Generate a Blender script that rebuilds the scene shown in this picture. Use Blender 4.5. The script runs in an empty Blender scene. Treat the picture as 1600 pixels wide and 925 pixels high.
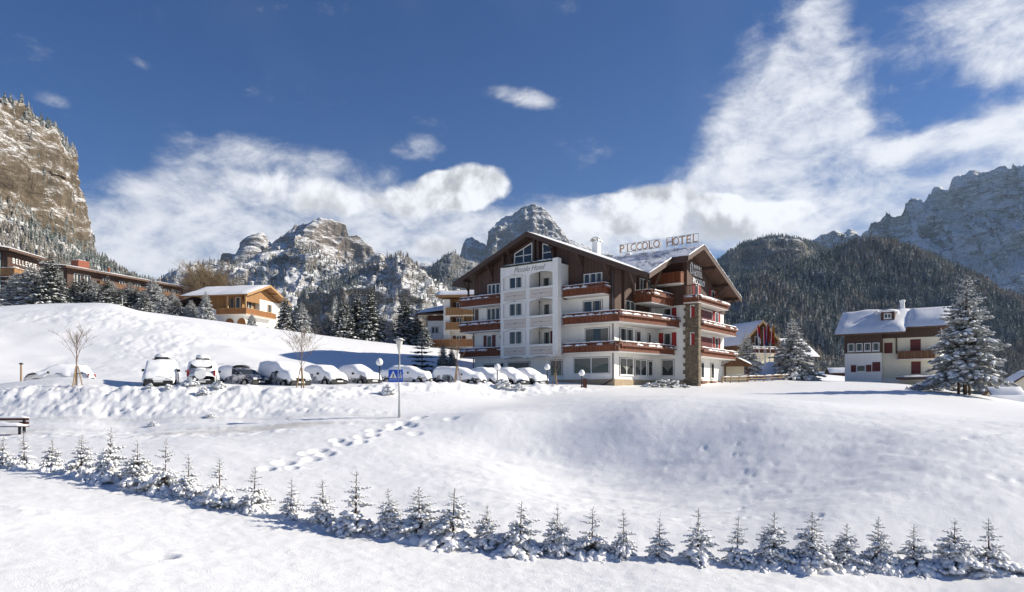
import bpy, bmesh, math, random
import numpy as np
from mathutils import Vector, Matrix
R = math.radians
PI = math.pi
scene = bpy.context.scene
col = scene.collection
rng = random.Random(7)

# ------------------------------------------------------------------ camera, sky, sun, exposure
FPX, HOR = 1060.0, 615.0            # focal length and eye level of the 1600 x 925 photograph
cam = bpy.data.cameras.new('camera')
cam.sensor_width = 36.0
cam.lens = 36.0 * FPX / 1600.0
cam.shift_y = (HOR - 462.5) / 1600.0
cam.clip_start, cam.clip_end = 0.5, 40000.0
cam_ob = bpy.data.objects.new('camera', cam)
cam_ob.location = (0, 0, 0)
cam_ob.rotation_euler = (R(90), 0, 0)
col.objects.link(cam_ob)
scene.camera = cam_ob

SUN_EL, SUN_AZ = R(27.5), R(83.5)   # azimuth clockwise from +Y (the viewing direction)
SUN = Vector((math.cos(SUN_EL) * math.sin(SUN_AZ), math.cos(SUN_EL) * math.cos(SUN_AZ), math.sin(SUN_EL)))
sl = bpy.data.lights.new('sun', 'SUN')
sl.energy = 5.0
sl.angle = R(0.53)
sl.color = (1.0, 0.925, 0.79)
sun_ob = bpy.data.objects.new('sun', sl)
sun_ob.rotation_euler = SUN.to_track_quat('Z', 'Y').to_euler()
sun_ob.location = (300, 120, 250)
col.objects.link(sun_ob)

scene.view_settings.view_transform = 'Standard'
scene.view_settings.look = 'None'
scene.view_settings.gamma = 1.0
scene.view_settings.exposure = 0.52
scene.view_settings.use_curve_mapping = False
scene.cycles.use_denoising = True
scene.cycles.max_bounces = 5
scene.cycles.diffuse_bounces = 3
scene.cycles.glossy_bounces = 2
scene.cycles.transmission_bounces = 3
scene.cycles.transparent_max_bounces = 6
scene.cycles.volume_bounces = 0
scene.cycles.caustics_reflective = False
scene.cycles.caustics_refractive = False
scene.cycles.sample_clamp_indirect = 6.0

# ------------------------------------------------------------------ node helper: arithmetic on sockets
class S:
    def __init__(s, nt, sock): s.nt, s.s = nt, sock
    def _m(s, op, *a):
        n = s.nt.nodes.new('ShaderNodeMath'); n.operation = op
        for i, v in enumerate((s,) + a):
            if isinstance(v, S): s.nt.links.new(v.s, n.inputs[i])
            else: n.inputs[i].default_value = v
        return S(s.nt, n.outputs[0])
    def __add__(s, o): return s._m('ADD', o)
    __radd__ = __add__
    def __sub__(s, o): return s._m('SUBTRACT', o)
    def __rsub__(s, o): return (s * -1.0) + o
    def __mul__(s, o): return s._m('MULTIPLY', o)
    __rmul__ = __mul__
    def __truediv__(s, o): return s._m('DIVIDE', o)
    def max(s, o): return s._m('MAXIMUM', o)
    def min(s, o): return s._m('MINIMUM', o)
    def pow(s, o): return s._m('POWER', o)
    def step(s, lo, hi):
        n = s.nt.nodes.new('ShaderNodeMapRange'); n.interpolation_type = 'SMOOTHSTEP'
        s.nt.links.new(s.s, n.inputs[0])
        n.inputs[1].default_value, n.inputs[2].default_value = lo, hi
        n.inputs[3].default_value, n.inputs[4].default_value = 0.0, 1.0
        return S(s.nt, n.outputs[0])

def xyz(nt, vec):
    n = nt.nodes.new('ShaderNodeSeparateXYZ'); nt.links.new(vec, n.inputs[0])
    return [S(nt, o) for o in n.outputs]
def comb(nt, *a):
    n = nt.nodes.new('ShaderNodeCombineXYZ')
    for i, v in enumerate(a):
        if isinstance(v, S): nt.links.new(v.s, n.inputs[i])
        else: n.inputs[i].default_value = v
    return n.outputs[0]
def noise(nt, vec, scale, detail=4.0, rough=0.55, dist=0.0):
    n = nt.nodes.new('ShaderNodeTexNoise')
    nt.links.new(vec, n.inputs['Vector'])
    n.inputs['Scale'].default_value = scale; n.inputs['Detail'].default_value = detail
    n.inputs['Roughness'].default_value = rough; n.inputs['Distortion'].default_value = dist
    return S(nt, n.outputs[0])
def mixc(nt, fac, a, b):
    n = nt.nodes.new('ShaderNodeMix'); n.data_type = 'RGBA'
    for i, v in ((0, fac), (6, a), (7, b)):
        if isinstance(v, S): nt.links.new(v.s, n.inputs[i])
        elif isinstance(v, bpy.types.NodeSocket): nt.links.new(v, n.inputs[i])
        elif i == 0: n.inputs[i].default_value = v
        else: n.inputs[i].default_value = (v[0], v[1], v[2], 1)
    return n.outputs[2]

# ------------------------------------------------------------------ world: clear winter sky with clouds
world = bpy.data.worlds.new('World'); scene.world = world
world.use_nodes = True
wt = world.node_tree; wt.nodes.clear()
w_out = wt.nodes.new('ShaderNodeOutputWorld')
w_bg = wt.nodes.new('ShaderNodeBackground'); w_bg.inputs[1].default_value = 0.085
wt.links.new(w_bg.outputs[0], w_out.inputs[0])
sky = wt.nodes.new('ShaderNodeTexSky'); sky.sky_type = 'NISHITA'
sky.sun_disc = False; sky.sun_elevation = SUN_EL; sky.sun_rotation = SUN_AZ
sky.altitude = 1600; sky.air_density = 0.9; sky.dust_density = 0.35; sky.ozone_density = 2.2
tc = wt.nodes.new('ShaderNodeTexCoord')
dx, dy, dz = xyz(wt, tc.outputs['Generated'])
az = dx._m('ARCTAN2', dy); el = dz._m('ARCSINE')
def sky_pos(px, py):
    a = math.atan((px - 800) / FPX)
    return a, math.atan((HOR - py) / FPX * math.cos(a))
dvec = tc.outputs['Generated']
puff = noise(wt, dvec, 7.5, 9.0, 0.58, 0.15)
puff_l = noise(wt, comb(wt, dx + 0.018, dy, dz + 0.022), 7.5, 9.0, 0.58, 0.15)     # the same field a little towards the sun
streak = noise(wt, comb(wt, az * 7.0 + el * 4.0, el * 14.0 - az * 3.0, 0.3), 1.0, 8.0, 0.64, 0.35)
wisp = noise(wt, comb(wt, az * 18.0 + el * 4.0, el * 30.0, 1.7), 1.0, 7.0, 0.68, 0.4)
broad = noise(wt, dvec, 2.6, 3.0, 0.5)
def blob(px, py, rx, ry, w, rot=0.0):
    a0, e0 = sky_pos(px, py)
    k = math.cos(a0) ** 2
    u = (az - a0) / (rx / FPX * k); v = (el - e0) / (ry / FPX * math.cos(a0))
    if rot:
        c, s_ = math.cos(rot), math.sin(rot)
        kk = (rx * k) / (ry * math.cos(a0))
        u, v = u * c + v * (s_ / kk), v * c - u * (s_ * kk)
    return (1.0 - (u * u + v * v)).max(0.0) * w
def total(bl):
    t = blob(*bl[0])
    for q in bl[1:]: t = t + blob(*q)
    return t
heap = total([(735, 288, 85, 40, 1.1), (660, 308, 95, 44, .9), (560, 330, 110, 45, .5), (460, 300, 150, 55, .5),
              (1010, 325, 150, 48, 1.15), (1130, 350, 150, 48, 1.1), (920, 345, 90, 45, .8), (680, 388, 60, 28, .8),
              (1255, 322, 50, 20, .6), (1600, 30, 130, 85, .62)])
sheet = total([(1215, 215, 140, 210, 1.15, -.42), (1190, 250, 180, 120, .6), (1260, 110, 70, 110, .65, -.35), (1330, 215, 90, 80, .55), (1430, 290, 330, 85, 1.55), (1560, 250, 200, 90, .9),
               (1490, 60, 200, 90, .85), (1610, 40, 140, 90, .6), (1650, 180, 240, 150, .35), (1480, 190, 200, 70, .25),
               (430, 300, 260, 85, .78), (300, 285, 130, 55, .42), (480, 375, 480, 95, .95), (230, 410, 330, 95, .7), (780, 375, 330, 80, .7), (1150, 345, 420, 90, .9),
               (795, 147, 75, 24, .62, -.2), (820, 152, 60, 16, .35, -.2), (655, 232, 52, 24, .6), (930, 245, 90, 40, .35), (210, 90, 45, 15, .45, -.3), (80, 155, 42, 14, .45), (430, 240, 160, 30, .35)])
c_heap = ((heap.min(0.85) - 0.46) + (puff - 0.5) * 2.4 + (broad - .5) * .3).step(-0.04, 0.34)
c_sheet = ((sheet.min(1.05) - 0.52) + (streak - 0.5) * 2.0 + (wisp - 0.5) * 1.1).step(-0.30, 0.85) * 0.95
veil = (broad - 0.5).step(0.02, 0.25) * 0.08
lit = ((puff - puff_l) * 6.0 + 0.5).step(0.0, 1.0)
core = (heap - 0.45).step(0.0, 0.55)
shade = 0.84 + lit * 0.30 - (1.0 - lit) * core * 0.26
cloud = wt.nodes.new('ShaderNodeVectorMath'); cloud.operation = 'SCALE'
cloud.inputs[0].default_value = (7.7, 7.8, 8.1)
wt.links.new(shade.s, cloud.inputs['Scale'])
c_all = (c_heap + c_sheet * (1.0 - c_heap) + veil).min(1.0)
sheet_shade = 0.80 + c_sheet * 0.26
mixs = (c_heap * shade + (1.0 - c_heap) * sheet_shade)
wt.links.new(mixs.s, cloud.inputs['Scale'])
hsv = wt.nodes.new('ShaderNodeHueSaturation')
hsv.inputs['Saturation'].default_value = 1.30
hsv.inputs['Hue'].default_value = 0.512
hsv.inputs['Value'].default_value = 0.82
wt.links.new(sky.outputs[0], hsv.inputs['Color'])
wt.links.new(mixc(wt, c_all, hsv.outputs[0], cloud.outputs[0]), w_bg.inputs[0])
world.cycles.sampling_method = 'MANUAL'
world.cycles.sample_map_resolution = 512

# ------------------------------------------------------------------ numpy noise
def _hash(ix, iy, iz, seed):
    h = (ix.astype(np.int64) * 374761393 + iy.astype(np.int64) * 668265263 + iz.astype(np.int64) * 2147483647 + seed * 974711) & 0xFFFFFFFF
    h = ((h ^ (h >> 13)) * 1274126177) & 0xFFFFFFFF
    h = ((h ^ (h >> 16)) * 2246822519) & 0xFFFFFFFF
    return ((h ^ (h >> 15)) & 0xFFFF) / 65535.0
def vnoise(x, y, z=None, seed=0):
    x = np.asarray(x, float); y = np.asarray(y, float)
    z3 = z is not None
    fx, fy = np.floor(x), np.floor(y)
    tx, ty = x - fx, y - fy
    tx = tx * tx * tx * (tx * (tx * 6 - 15) + 10); ty = ty * ty * ty * (ty * (ty * 6 - 15) + 10)
    if not z3:
        zz = np.zeros_like(fx)
        a, b = _hash(fx, fy, zz, seed), _hash(fx + 1, fy, zz, seed)
        c, d = _hash(fx, fy + 1, zz, seed), _hash(fx + 1, fy + 1, zz, seed)
        return (a + (b - a) * tx) * (1 - ty) + (c + (d - c) * tx) * ty
    z = np.asarray(z, float); fz = np.floor(z); tz = z - fz; tz = tz * tz * (3 - 2 * tz)
    r = []
    for k in (0, 1):
        a, b = _hash(fx, fy, fz + k, seed), _hash(fx + 1, fy, fz + k, seed)
        c, d = _hash(fx, fy + 1, fz + k, seed), _hash(fx + 1, fy + 1, fz + k, seed)
        r.append((a + (b - a) * tx) * (1 - ty) + (c + (d - c) * tx) * ty)
    return r[0] + (r[1] - r[0]) * tz
def fbm(x, y, z=None, octv=4, seed=0, gain=0.5):
    s, a, n = 0.0, 1.0, 0.0
    for o in range(octv):
        f = 2.03 ** o
        s = s + a * (vnoise(x * f + 17.3 * o, y * f - 9.1 * o, None if z is None else z * f + 5.7 * o, seed + o) - 0.5)
        n += a; a *= gain
    return s / n * 2
def ridged(x, y, z=None, octv=5, seed=0, gain=0.55):
    s, a, n = 0.0, 1.0, 0.0
    for o in range(octv):
        f = 2.1 ** o
        v = 1 - np.abs(2 * vnoise(x * f + 11.3 * o, y * f + 3.1 * o, None if z is None else z * f, seed + o) - 1)
        s = s + a * v * v; n += a; a *= gain
    return s / n
def sstep(x, a, b):
    t = np.clip((x - a) / (b - a), 0, 1)
    return t * t * (3 - 2 * t)

# ------------------------------------------------------------------ objects
def tag(o, label=None, cat=None, group=None, kind=None):
    if label: o['label'] = label
    if cat: o['category'] = cat
    if group: o['group'] = group
    if kind: o['kind'] = kind
    return o
def empty(name, loc=(0, 0, 0), rz=0.0):
    o = bpy.data.objects.new(name, None)
    o.empty_display_size = 0.3
    o.location = loc; o.rotation_euler = (0, 0, rz)
    col.objects.link(o)
    return o
def link(name, me, parent=None, loc=None, rz=None):
    o = bpy.data.objects.new(name, me)
    col.objects.link(o)
    if parent is not None: o.parent = parent
    if loc is not None: o.location = loc
    if rz is not None: o.rotation_euler = (0, 0, rz)
    return o
def copy_tree(o, parent=None):
    c = o.copy(); col.objects.link(c); c.parent = parent
    for ch in list(o.children): copy_tree(ch, c)
    return c
def at(px, depth, z=None):
    """a place on the ground: bearing of a picture column, at a distance"""
    X = (px - 800) / FPX * depth
    return (X, depth, ground_z(X, depth) if z is None else z)

class MB:
    """collects shapes; build() links them as one mesh object"""
    def __init__(s): s.v, s.f, s.m = [], [], []
    def add(s, vs, fs, mi=0):
        b = len(s.v)
        s.v.extend([tuple(p) for p in vs]); s.f.extend([tuple(b + i for i in f) for f in fs]); s.m.extend([mi] * len(fs))
        return s
    def box(s, x0, y0, z0, x1, y1, z1, mi=0):
        if x1 < x0: x0, x1 = x1, x0
        if y1 < y0: y0, y1 = y1, y0
        if z1 < z0: z0, z1 = z1, z0
        return s.add([(x0, y0, z0), (x1, y0, z0), (x1, y1, z0), (x0, y1, z0), (x0, y0, z1), (x1, y0, z1), (x1, y1, z1), (x0, y1, z1)],
                     [(0, 3, 2, 1), (4, 5, 6, 7), (0, 1, 5, 4), (1, 2, 6, 5), (2, 3, 7, 6), (3, 0, 4, 7)], mi)
    def prism(s, poly, d, mi=0):
        """poly: 3D points in order; d: extrusion vector"""
        n = len(poly); p2 = [(p[0] + d[0], p[1] + d[1], p[2] + d[2]) for p in poly]
        return s.add(list(poly) + p2, [tuple(range(n))[::-1], tuple(range(n, 2 * n))] +
                     [(i, (i + 1) % n, n + (i + 1) % n, n + i) for i in range(n)], mi)
    def beam(s, a, b, w, h=None, mi=0):
        """square bar from a to b"""
        a, b = Vector(a), Vector(b); h = h or w
        d = (b - a).normalized()
        up = Vector((0, 0, 1)) if abs(d.z) < 0.95 else Vector((0, 1, 0))
        x = d.cross(up).normalized() * w / 2; y = x.cross(d).normalized() * h / 2
        return s.add([a - x - y, a + x - y, a + x + y, a - x + y, b - x - y, b + x - y, b + x + y, b - x + y],
                     [(0, 3, 2, 1), (4, 5, 6, 7), (0, 1, 5, 4), (1, 2, 6, 5), (2, 3, 7, 6), (3, 0, 4, 7)], mi)
    def tube(s, pts, rad, n=6, mi=0, cap=True):
        pts = [Vector(p) for p in pts]
        if not hasattr(rad, '__len__'): rad = [rad] * len(pts)
        vs, fs = [], []
        for i, p in enumerate(pts):
            d = (pts[min(i + 1, len(pts) - 1)] - pts[max(i - 1, 0)]).normalized()
            up = Vector((0, 0, 1)) if abs(d.z) < 0.9 else Vector((1, 0, 0))
            x = d.cross(up).normalized(); y = d.cross(x).normalized()
            for k in range(n):
                a = 2 * PI * k / n
                vs.append(p + (x * math.cos(a) + y * math.sin(a)) * rad[i])
        for i in range(len(pts) - 1):
            for k in range(n):
                fs.append((i * n + k, i * n + (k + 1) % n, (i + 1) * n + (k + 1) % n, (i + 1) * n + k))
        if cap: fs += [tuple(range(n)), tuple(range((len(pts) - 1) * n, len(pts) * n))[::-1]]
        return s.add(vs, fs, mi)
    def lathe(s, prof, n=12, cx=0, cy=0, mi=0):
        vs, fs = [], []
        for r, z in prof:
            for k in range(n):
                a = 2 * PI * k / n
                vs.append((cx + r * math.cos(a), cy + r * math.sin(a), z))
        for i in range(len(prof) - 1):
            for k in range(n):
                fs.append((i * n + k, i * n + (k + 1) % n, (i + 1) * n + (k + 1) % n, (i + 1) * n + k))
        fs += [tuple(range(n))[::-1], tuple(range((len(prof) - 1) * n, len(prof) * n))]
        return s.add(vs, fs, mi)
    def lump(s, c, r, n=6, rings=3, jit=0.0, rnd=rng, mi=0):
        """an uneven ellipsoid"""
        vs, fs = [(c[0], c[1], c[2] - r[2])], []
        for i in range(1, rings + 1):
            ph = PI * i / (rings + 1) - PI / 2
            for k in range(n):
                a = 2 * PI * (k + 0.5 * (i % 2)) / n
                q = 1 + jit * (rnd.random() - 0.5) * 2
                vs.append((c[0] + r[0] * math.cos(ph) * math.cos(a) * q, c[1] + r[1] * math.cos(ph) * math.sin(a) * q, c[2] + r[2] * math.sin(ph) * q))
        vs.append((c[0], c[1], c[2] + r[2])); t = len(vs) - 1
        for k in range(n):
            fs.append((0, 1 + (k + 1) % n, 1 + k)); fs.append((t, 1 + (rings - 1) * n + k, 1 + (rings - 1) * n + (k + 1) % n))
            for i in range(rings - 1):
                a = 1 + i * n
                fs.append((a + k, a + (k + 1) % n, a + n + (k + 1) % n, a + n + k))
        return s.add(vs, fs, mi)
    def snow_strip(s, a, b, w, h, seg=0.35, rnd=rng, sag=0.0, mi=0):
        """an uneven cushion of snow lying along a line"""
        a, b = Vector(a), Vector(b); L = (b - a).length
        n = max(2, int(L / seg)); d = (b - a).normalized(); x = d.cross(Vector((0, 0, 1))).normalized()
        vs, fs = [], []
        for i in range(n + 1):
            p = a.lerp(b, i / n)
            e = 0.35 if i in (0, n) else 1.0
            hh = h * e * (0.6 + 0.8 * rnd.random()); ww = w * (0.85 + 0.3 * rnd.random())
            dz = -sag * rnd.random()
            for q, zz in ((-0.5, 0.0 + dz), (-0.42, hh * 0.7), (0.0, hh), (0.42, hh * 0.7), (0.5, 0.0 + dz)):
                vs.append(p + x * q * ww + Vector((0, 0, zz)))
        for i in range(n):
            for k in range(4):
                fs.append((i * 5 + k, i * 5 + k + 1, i * 5 + k + 6, i * 5 + k + 5))
        fs += [(0, 1, 2, 3, 4), tuple(n * 5 + k for k in (4, 3, 2, 1, 0))]
        return s.add(vs, fs, mi)
    def mesh(s, name, mats, smooth=False):
        me = bpy.data.meshes.new(name)
        me.from_pydata(s.v, [], s.f)
        for m in (mats if isinstance(mats, (list, tuple)) else [mats]): me.materials.append(m)
        if any(s.m): me.polygons.foreach_set('material_index', s.m)
        if smooth: me.polygons.foreach_set('use_smooth', [True] * len(s.f))
        bm = bmesh.new(); bm.from_mesh(me); bmesh.ops.recalc_face_normals(bm, faces=bm.faces); bm.to_mesh(me); bm.free()
        return me
    def build(s, name, mats, parent=None, loc=None, rz=None, smooth=False):
        return link(name, s.mesh(name, mats, smooth), parent, loc, rz)

def grid_mesh(name, P, mat, smooth=True, uvattr=None):
    """P: (nv, nu, 3) array of points"""
    nv, nu = P.shape[:2]
    me = bpy.data.meshes.new(name)
    me.vertices.add(nv * nu); me.vertices.foreach_set('co', P.reshape(-1).astype(np.float32))
    i = np.arange((nv - 1) * (nu - 1)); r, c = i // (nu - 1), i % (nu - 1)
    q = np.stack([r * nu + c, r * nu + c + 1, (r + 1) * nu + c + 1, (r + 1) * nu + c], 1).reshape(-1)
    me.loops.add(len(q)); me.loops.foreach_set('vertex_index', q.astype(np.int32))
    me.polygons.add(len(i)); me.polygons.foreach_set('loop_start', (np.arange(len(i)) * 4).astype(np.int32))
    me.polygons.foreach_set('loop_total', np.full(len(i), 4, np.int32))
    me.update(calc_edges=True)
    if smooth: me.polygons.foreach_set('use_smooth', np.ones(len(i), bool))
    if uvattr:
        for k, a in uvattr.items():
            at_ = me.attributes.new(k, 'FLOAT', 'POINT'); at_.data.foreach_set('value', a.reshape(-1).astype(np.float32))
    me.materials.append(mat)
    me.validate()
    return me

_textcache = {}
def text_mesh(ch, size, ext, mat, shear=0.0, align='LEFT'):
    cu = bpy.data.curves.new('lettering', 'FONT'); cu.body = ch; cu.size = size; cu.extrude = ext; cu.shear = shear
    cu.align_x = align; cu.resolution_u = 3
    o = bpy.data.objects.new('lettering', cu); col.objects.link(o)
    bpy.context.view_layer.update()
    dg = bpy.context.evaluated_depsgraph_get()
    me = bpy.data.meshes.new_from_object(o.evaluated_get(dg))
    bpy.data.objects.remove(o); bpy.data.curves.remove(cu)
    me.name = 'letter'; me.materials.clear(); me.materials.append(mat)
    return me

# ------------------------------------------------------------------ materials
def mat(name, build):
    m = bpy.data.materials.new(name); m.use_nodes = True
    nt = m.node_tree; b = nt.nodes['Principled BSDF']
    build(nt, b)
    return m
def co(nt, kind='Object'):
    return nt.nodes.new('ShaderNodeTexCoord').outputs[kind]
def bump(nt, b, h, strength, dist=0.05):
    n = nt.nodes.new('ShaderNodeBump'); n.inputs['Strength'].default_value = strength; n.inputs['Distance'].default_value = dist
    nt.links.new(h.s, n.inputs['Height']); nt.links.new(n.outputs[0], b.inputs['Normal'])
    return n
def setp(b, rough=0.6, spec=0.3, metal=0.0):
    b.inputs['Roughness'].default_value = rough; b.inputs['Specular IOR Level'].default_value = spec; b.inputs['Metallic'].default_value = metal
def plain(name, c, rough=0.7, var=0.12, scale=6.0, bs=0.0, spec=0.3, metal=0.0, stretch=None):
    def f(nt, b):
        v = co(nt)
        if stretch:
            mp = nt.nodes.new('ShaderNodeMapping'); nt.links.new(v, mp.inputs[0]); mp.inputs['Scale'].default_value = stretch; v = mp.outputs[0]
        n = noise(nt, v, scale, 5.0, 0.6)
        k = (n - 0.5).step(-0.3, 0.3)
        lo = tuple(x * (1 - var) for x in c); hi = tuple(min(1, x * (1 + var)) for x in c)
        nt.links.new(mixc(nt, k, lo, hi), b.inputs['Base Color'])
        setp(b, rough, spec, metal)
        if bs: bump(nt, b, n, bs, 0.03)
    return mat(name, f)
def planks(name, c, width=0.14, axis=0, var=0.3, rough=0.65):
    """timber boards: thin dark joints, each board a little different"""
    def f(nt, b):
        v = co(nt); x = xyz(nt, v)
        q = (x[axis] + (x[1 - axis] if axis < 2 else 0.0)) / width
        fr = q._m('FRACT'); idn = q._m('FLOOR')
        wn = nt.nodes.new('ShaderNodeTexWhiteNoise'); wn.noise_dimensions = '1D'; nt.links.new(idn.s, wn.inputs['W'])
        g = noise(nt, comb(nt, x[0] * 6.0, x[1] * 6.0, x[2] * 6.0 if axis == 2 else x[2] * 0.7), 2.0, 5.0, 0.6)
        k = S(nt, wn.outputs[0]) * 0.6 + g * 0.5
        joint = ((fr - 0.5)._m('ABSOLUTE')).step(0.43, 0.49)
        base = mixc(nt, k, tuple(a * (1 - var) for a in c), tuple(min(1, a * (1 + var)) for a in c))
        nt.links.new(mixc(nt, joint * 0.6, base, tuple(a * 0.25 for a in c)), b.inputs['Base Color'])
        setp(b, rough, 0.3)
        bump(nt, b, g * 0.3 - joint, 0.5, 0.02)
    return mat(name, f)
def snow_mat(name, grain=0.35, soft=True, c=(0.915, 0.915, 0.92)):
    def f(nt, b):
        v = co(nt)
        n1 = noise(nt, v, 3.0, 4.0, 0.55); n2 = noise(nt, v, 28.0, 4.0, 0.65)
        nt.links.new(mixc(nt, n1, tuple(x * 0.985 for x in c), c), b.inputs['Base Color'])
        setp(b, 0.55, 0.25)
        bump(nt, b, n1 * 0.6 + n2 * 0.25, grain, 0.12)
    return mat(name, f)
M = {}
M['snow'] = snow_mat('snow', 0.25)
M['snow_fluffy'] = snow_mat('snow_fluffy', 0.5)
M['plaster'] = plain('white_plaster', (0.80, 0.775, 0.725), 0.85, 0.075, 1.1, 0.08, stretch=(1, 1, .45))
M['plaster_cream'] = plain('cream_plaster', (0.72, 0.66, 0.52), 0.85, 0.05, 2.5, 0.05)
M['plaster_blue'] = plain('pale_blue_plaster', (0.52, 0.72, 0.76), 0.85, 0.05, 2.5)
M['panel'] = plain('beige_panel', (0.62, 0.55, 0.48), 0.8, 0.10, 9.0)
M['line'] = plain('grey_outline_paint', (0.25, 0.22, 0.20), 0.8, 0.05)
M['timber_dark'] = planks('dark_timber_cladding', (0.085, 0.048, 0.036), 0.16)
M['timber_beam'] = plain('dark_timber_beam', (0.075, 0.045, 0.034), 0.6, 0.3, 4.0, 0.3, stretch=(1, 1, 6))
M['soffit'] = planks('roof_soffit_boards', (0.12, 0.072, 0.05), 0.16)
M['balcony_wood'] = planks('red_brown_balcony_boards', (0.175, 0.056, 0.026), 0.2, 0, 0.4)
M['box_wood'] = plain('flower_box_timber', (0.16, 0.06, 0.034), 0.6, 0.35, 5.0, 0.2)
M['brown_wood'] = planks('brown_timber', (0.15, 0.075, 0.035), 0.15, 0, 0.3)
M['honey'] = planks('honey_timber', (0.32, 0.17, 0.07), 0.15, 0, 0.25)
M['honey_beam'] = plain('honey_beam', (0.40, 0.24, 0.11), 0.6, 0.2, 5.0, 0.2)
M['orange_wood'] = planks('orange_timber', (0.28, 0.12, 0.042), 0.15, 0, 0.3)
M['redwood'] = planks('red_brown_timber', (0.105, 0.042, 0.027), 0.2, 0, 0.3)
M['shutter'] = planks('red_shutter', (0.31, 0.026, 0.025), 0.08, 2, 0.2, 0.5)
M['shutter_dark'] = planks('dark_red_shutter', (0.13, 0.03, 0.028), 0.08, 2, 0.2, 0.5)
M['frame'] = plain('white_window_frame', (0.80, 0.80, 0.78), 0.5, 0.04)
M['frame_brown'] = plain('brown_window_trim', (0.13, 0.055, 0.04), 0.6, 0.15)
M['curtain'] = plain('net_curtain', (0.16, 0.16, 0.145), 0.9, 0.3, 18.0, stretch=(6, 6, .4))
M['iron'] = plain('black_iron', (0.02, 0.02, 0.022), 0.5, 0.2)
M['metal'] = plain('galvanised_metal', (0.42, 0.42, 0.41), 0.45, 0.12, 8.0, metal=0.7)
M['pipe'] = plain('drain_pipe', (0.16, 0.15, 0.15), 0.5, 0.15)
M['white_paint'] = plain('white_paint', (0.82, 0.82, 0.8), 0.5, 0.04)
M['letter_dark'] = plain('dark_lettering', (0.02, 0.02, 0.02), 0.6, 0.1)
M['letter_rust'] = plain('weathered_sign_letters', (0.44, 0.29, 0.20), 0.55, 0.25, 6.0)
M['wood_post'] = plain('weathered_stake', (0.33, 0.22, 0.12), 0.75, 0.25, 9.0, 0.2)
M['brick_red'] = plain('red_brick', (0.26, 0.09, 0.055), 0.85, 0.25, 14.0, 0.2)
def _glass(nt, b):
    n = noise(nt, co(nt), 0.9, 2.0)
    nt.links.new(mixc(nt, n, (0.016, 0.02, 0.022), (0.05, 0.055, 0.055)), b.inputs['Base Color'])
    setp(b, 0.06, 0.5)
M['glass'] = mat('window_glass', _glass)
def _globe(nt, b):
    b.inputs['Base Color'].default_value = (0.86, 0.86, 0.84, 1); setp(b, 0.25, 0.5)
    b.inputs['Subsurface Weight'].default_value = 0.0
M['globe'] = mat('opal_globe', _globe)
def _stone(nt, b):
    v = co(nt)
    x = xyz(nt, v)
    vo = nt.nodes.new('ShaderNodeTexVoronoi'); vo.feature = 'DISTANCE_TO_EDGE'; vo.inputs['Scale'].default_value = 4.0
    vc = nt.nodes.new('ShaderNodeTexVoronoi'); vc.inputs['Scale'].default_value = 4.0
    w = comb(nt, x[0] * 0.8, x[1] * 0.8, x[2] * 1.4)
    nt.links.new(w, vo.inputs['Vector']); nt.links.new(w, vc.inputs['Vector'])
    j = S(nt, vo.outputs['Distance']).step(0.02, 0.09)
    hs = nt.nodes.new('ShaderNodeSeparateColor'); nt.links.new(vc.outputs['Color'], hs.inputs[0])
    k = S(nt, hs.outputs[0]) * 0.7 + noise(nt, v, 9.0, 4.0) * 0.4
    st = mixc(nt, k, (0.10, 0.075, 0.05), (0.30, 0.235, 0.165))
    nt.links.new(mixc(nt, j, (0.13, 0.115, 0.095), st), b.inputs['Base Color'])
    setp(b, 0.85, 0.2)
    bump(nt, b, j + noise(nt, v, 12.0) * 0.3, 0.8, 0.06)
M['stone'] = mat('rubble_stone', _stone)
M['plinth'] = plain('sandstone_plinth', (0.36, 0.28, 0.19), 0.85, 0.22, 3.0, 0.3)
def _thin_snow(nt, b):
    """snow that has partly slid off a grey sheet roof"""
    v = co(nt); x = xyz(nt, v)
    n = noise(nt, comb(nt, x[0] * 0.9 + x[1] * 0.5, x[1] * 0.35, x[2] * 0.35), 1.3, 6.0, 0.62, 0.5)
    n2 = noise(nt, v, 5.0, 4.0)
    k = (n + (n2 - 0.5) * 0.2).step(0.36, 0.56)
    nt.links.new(mixc(nt, k, (0.30, 0.32, 0.36), (0.90, 0.90, 0.91)), b.inputs['Base Color'])
    setp(b, 0.5, 0.3)
    bump(nt, b, k + n2 * 0.2, 0.4, 0.08)
M['thin_snow'] = mat('thin_roof_snow', _thin_snow)

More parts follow.
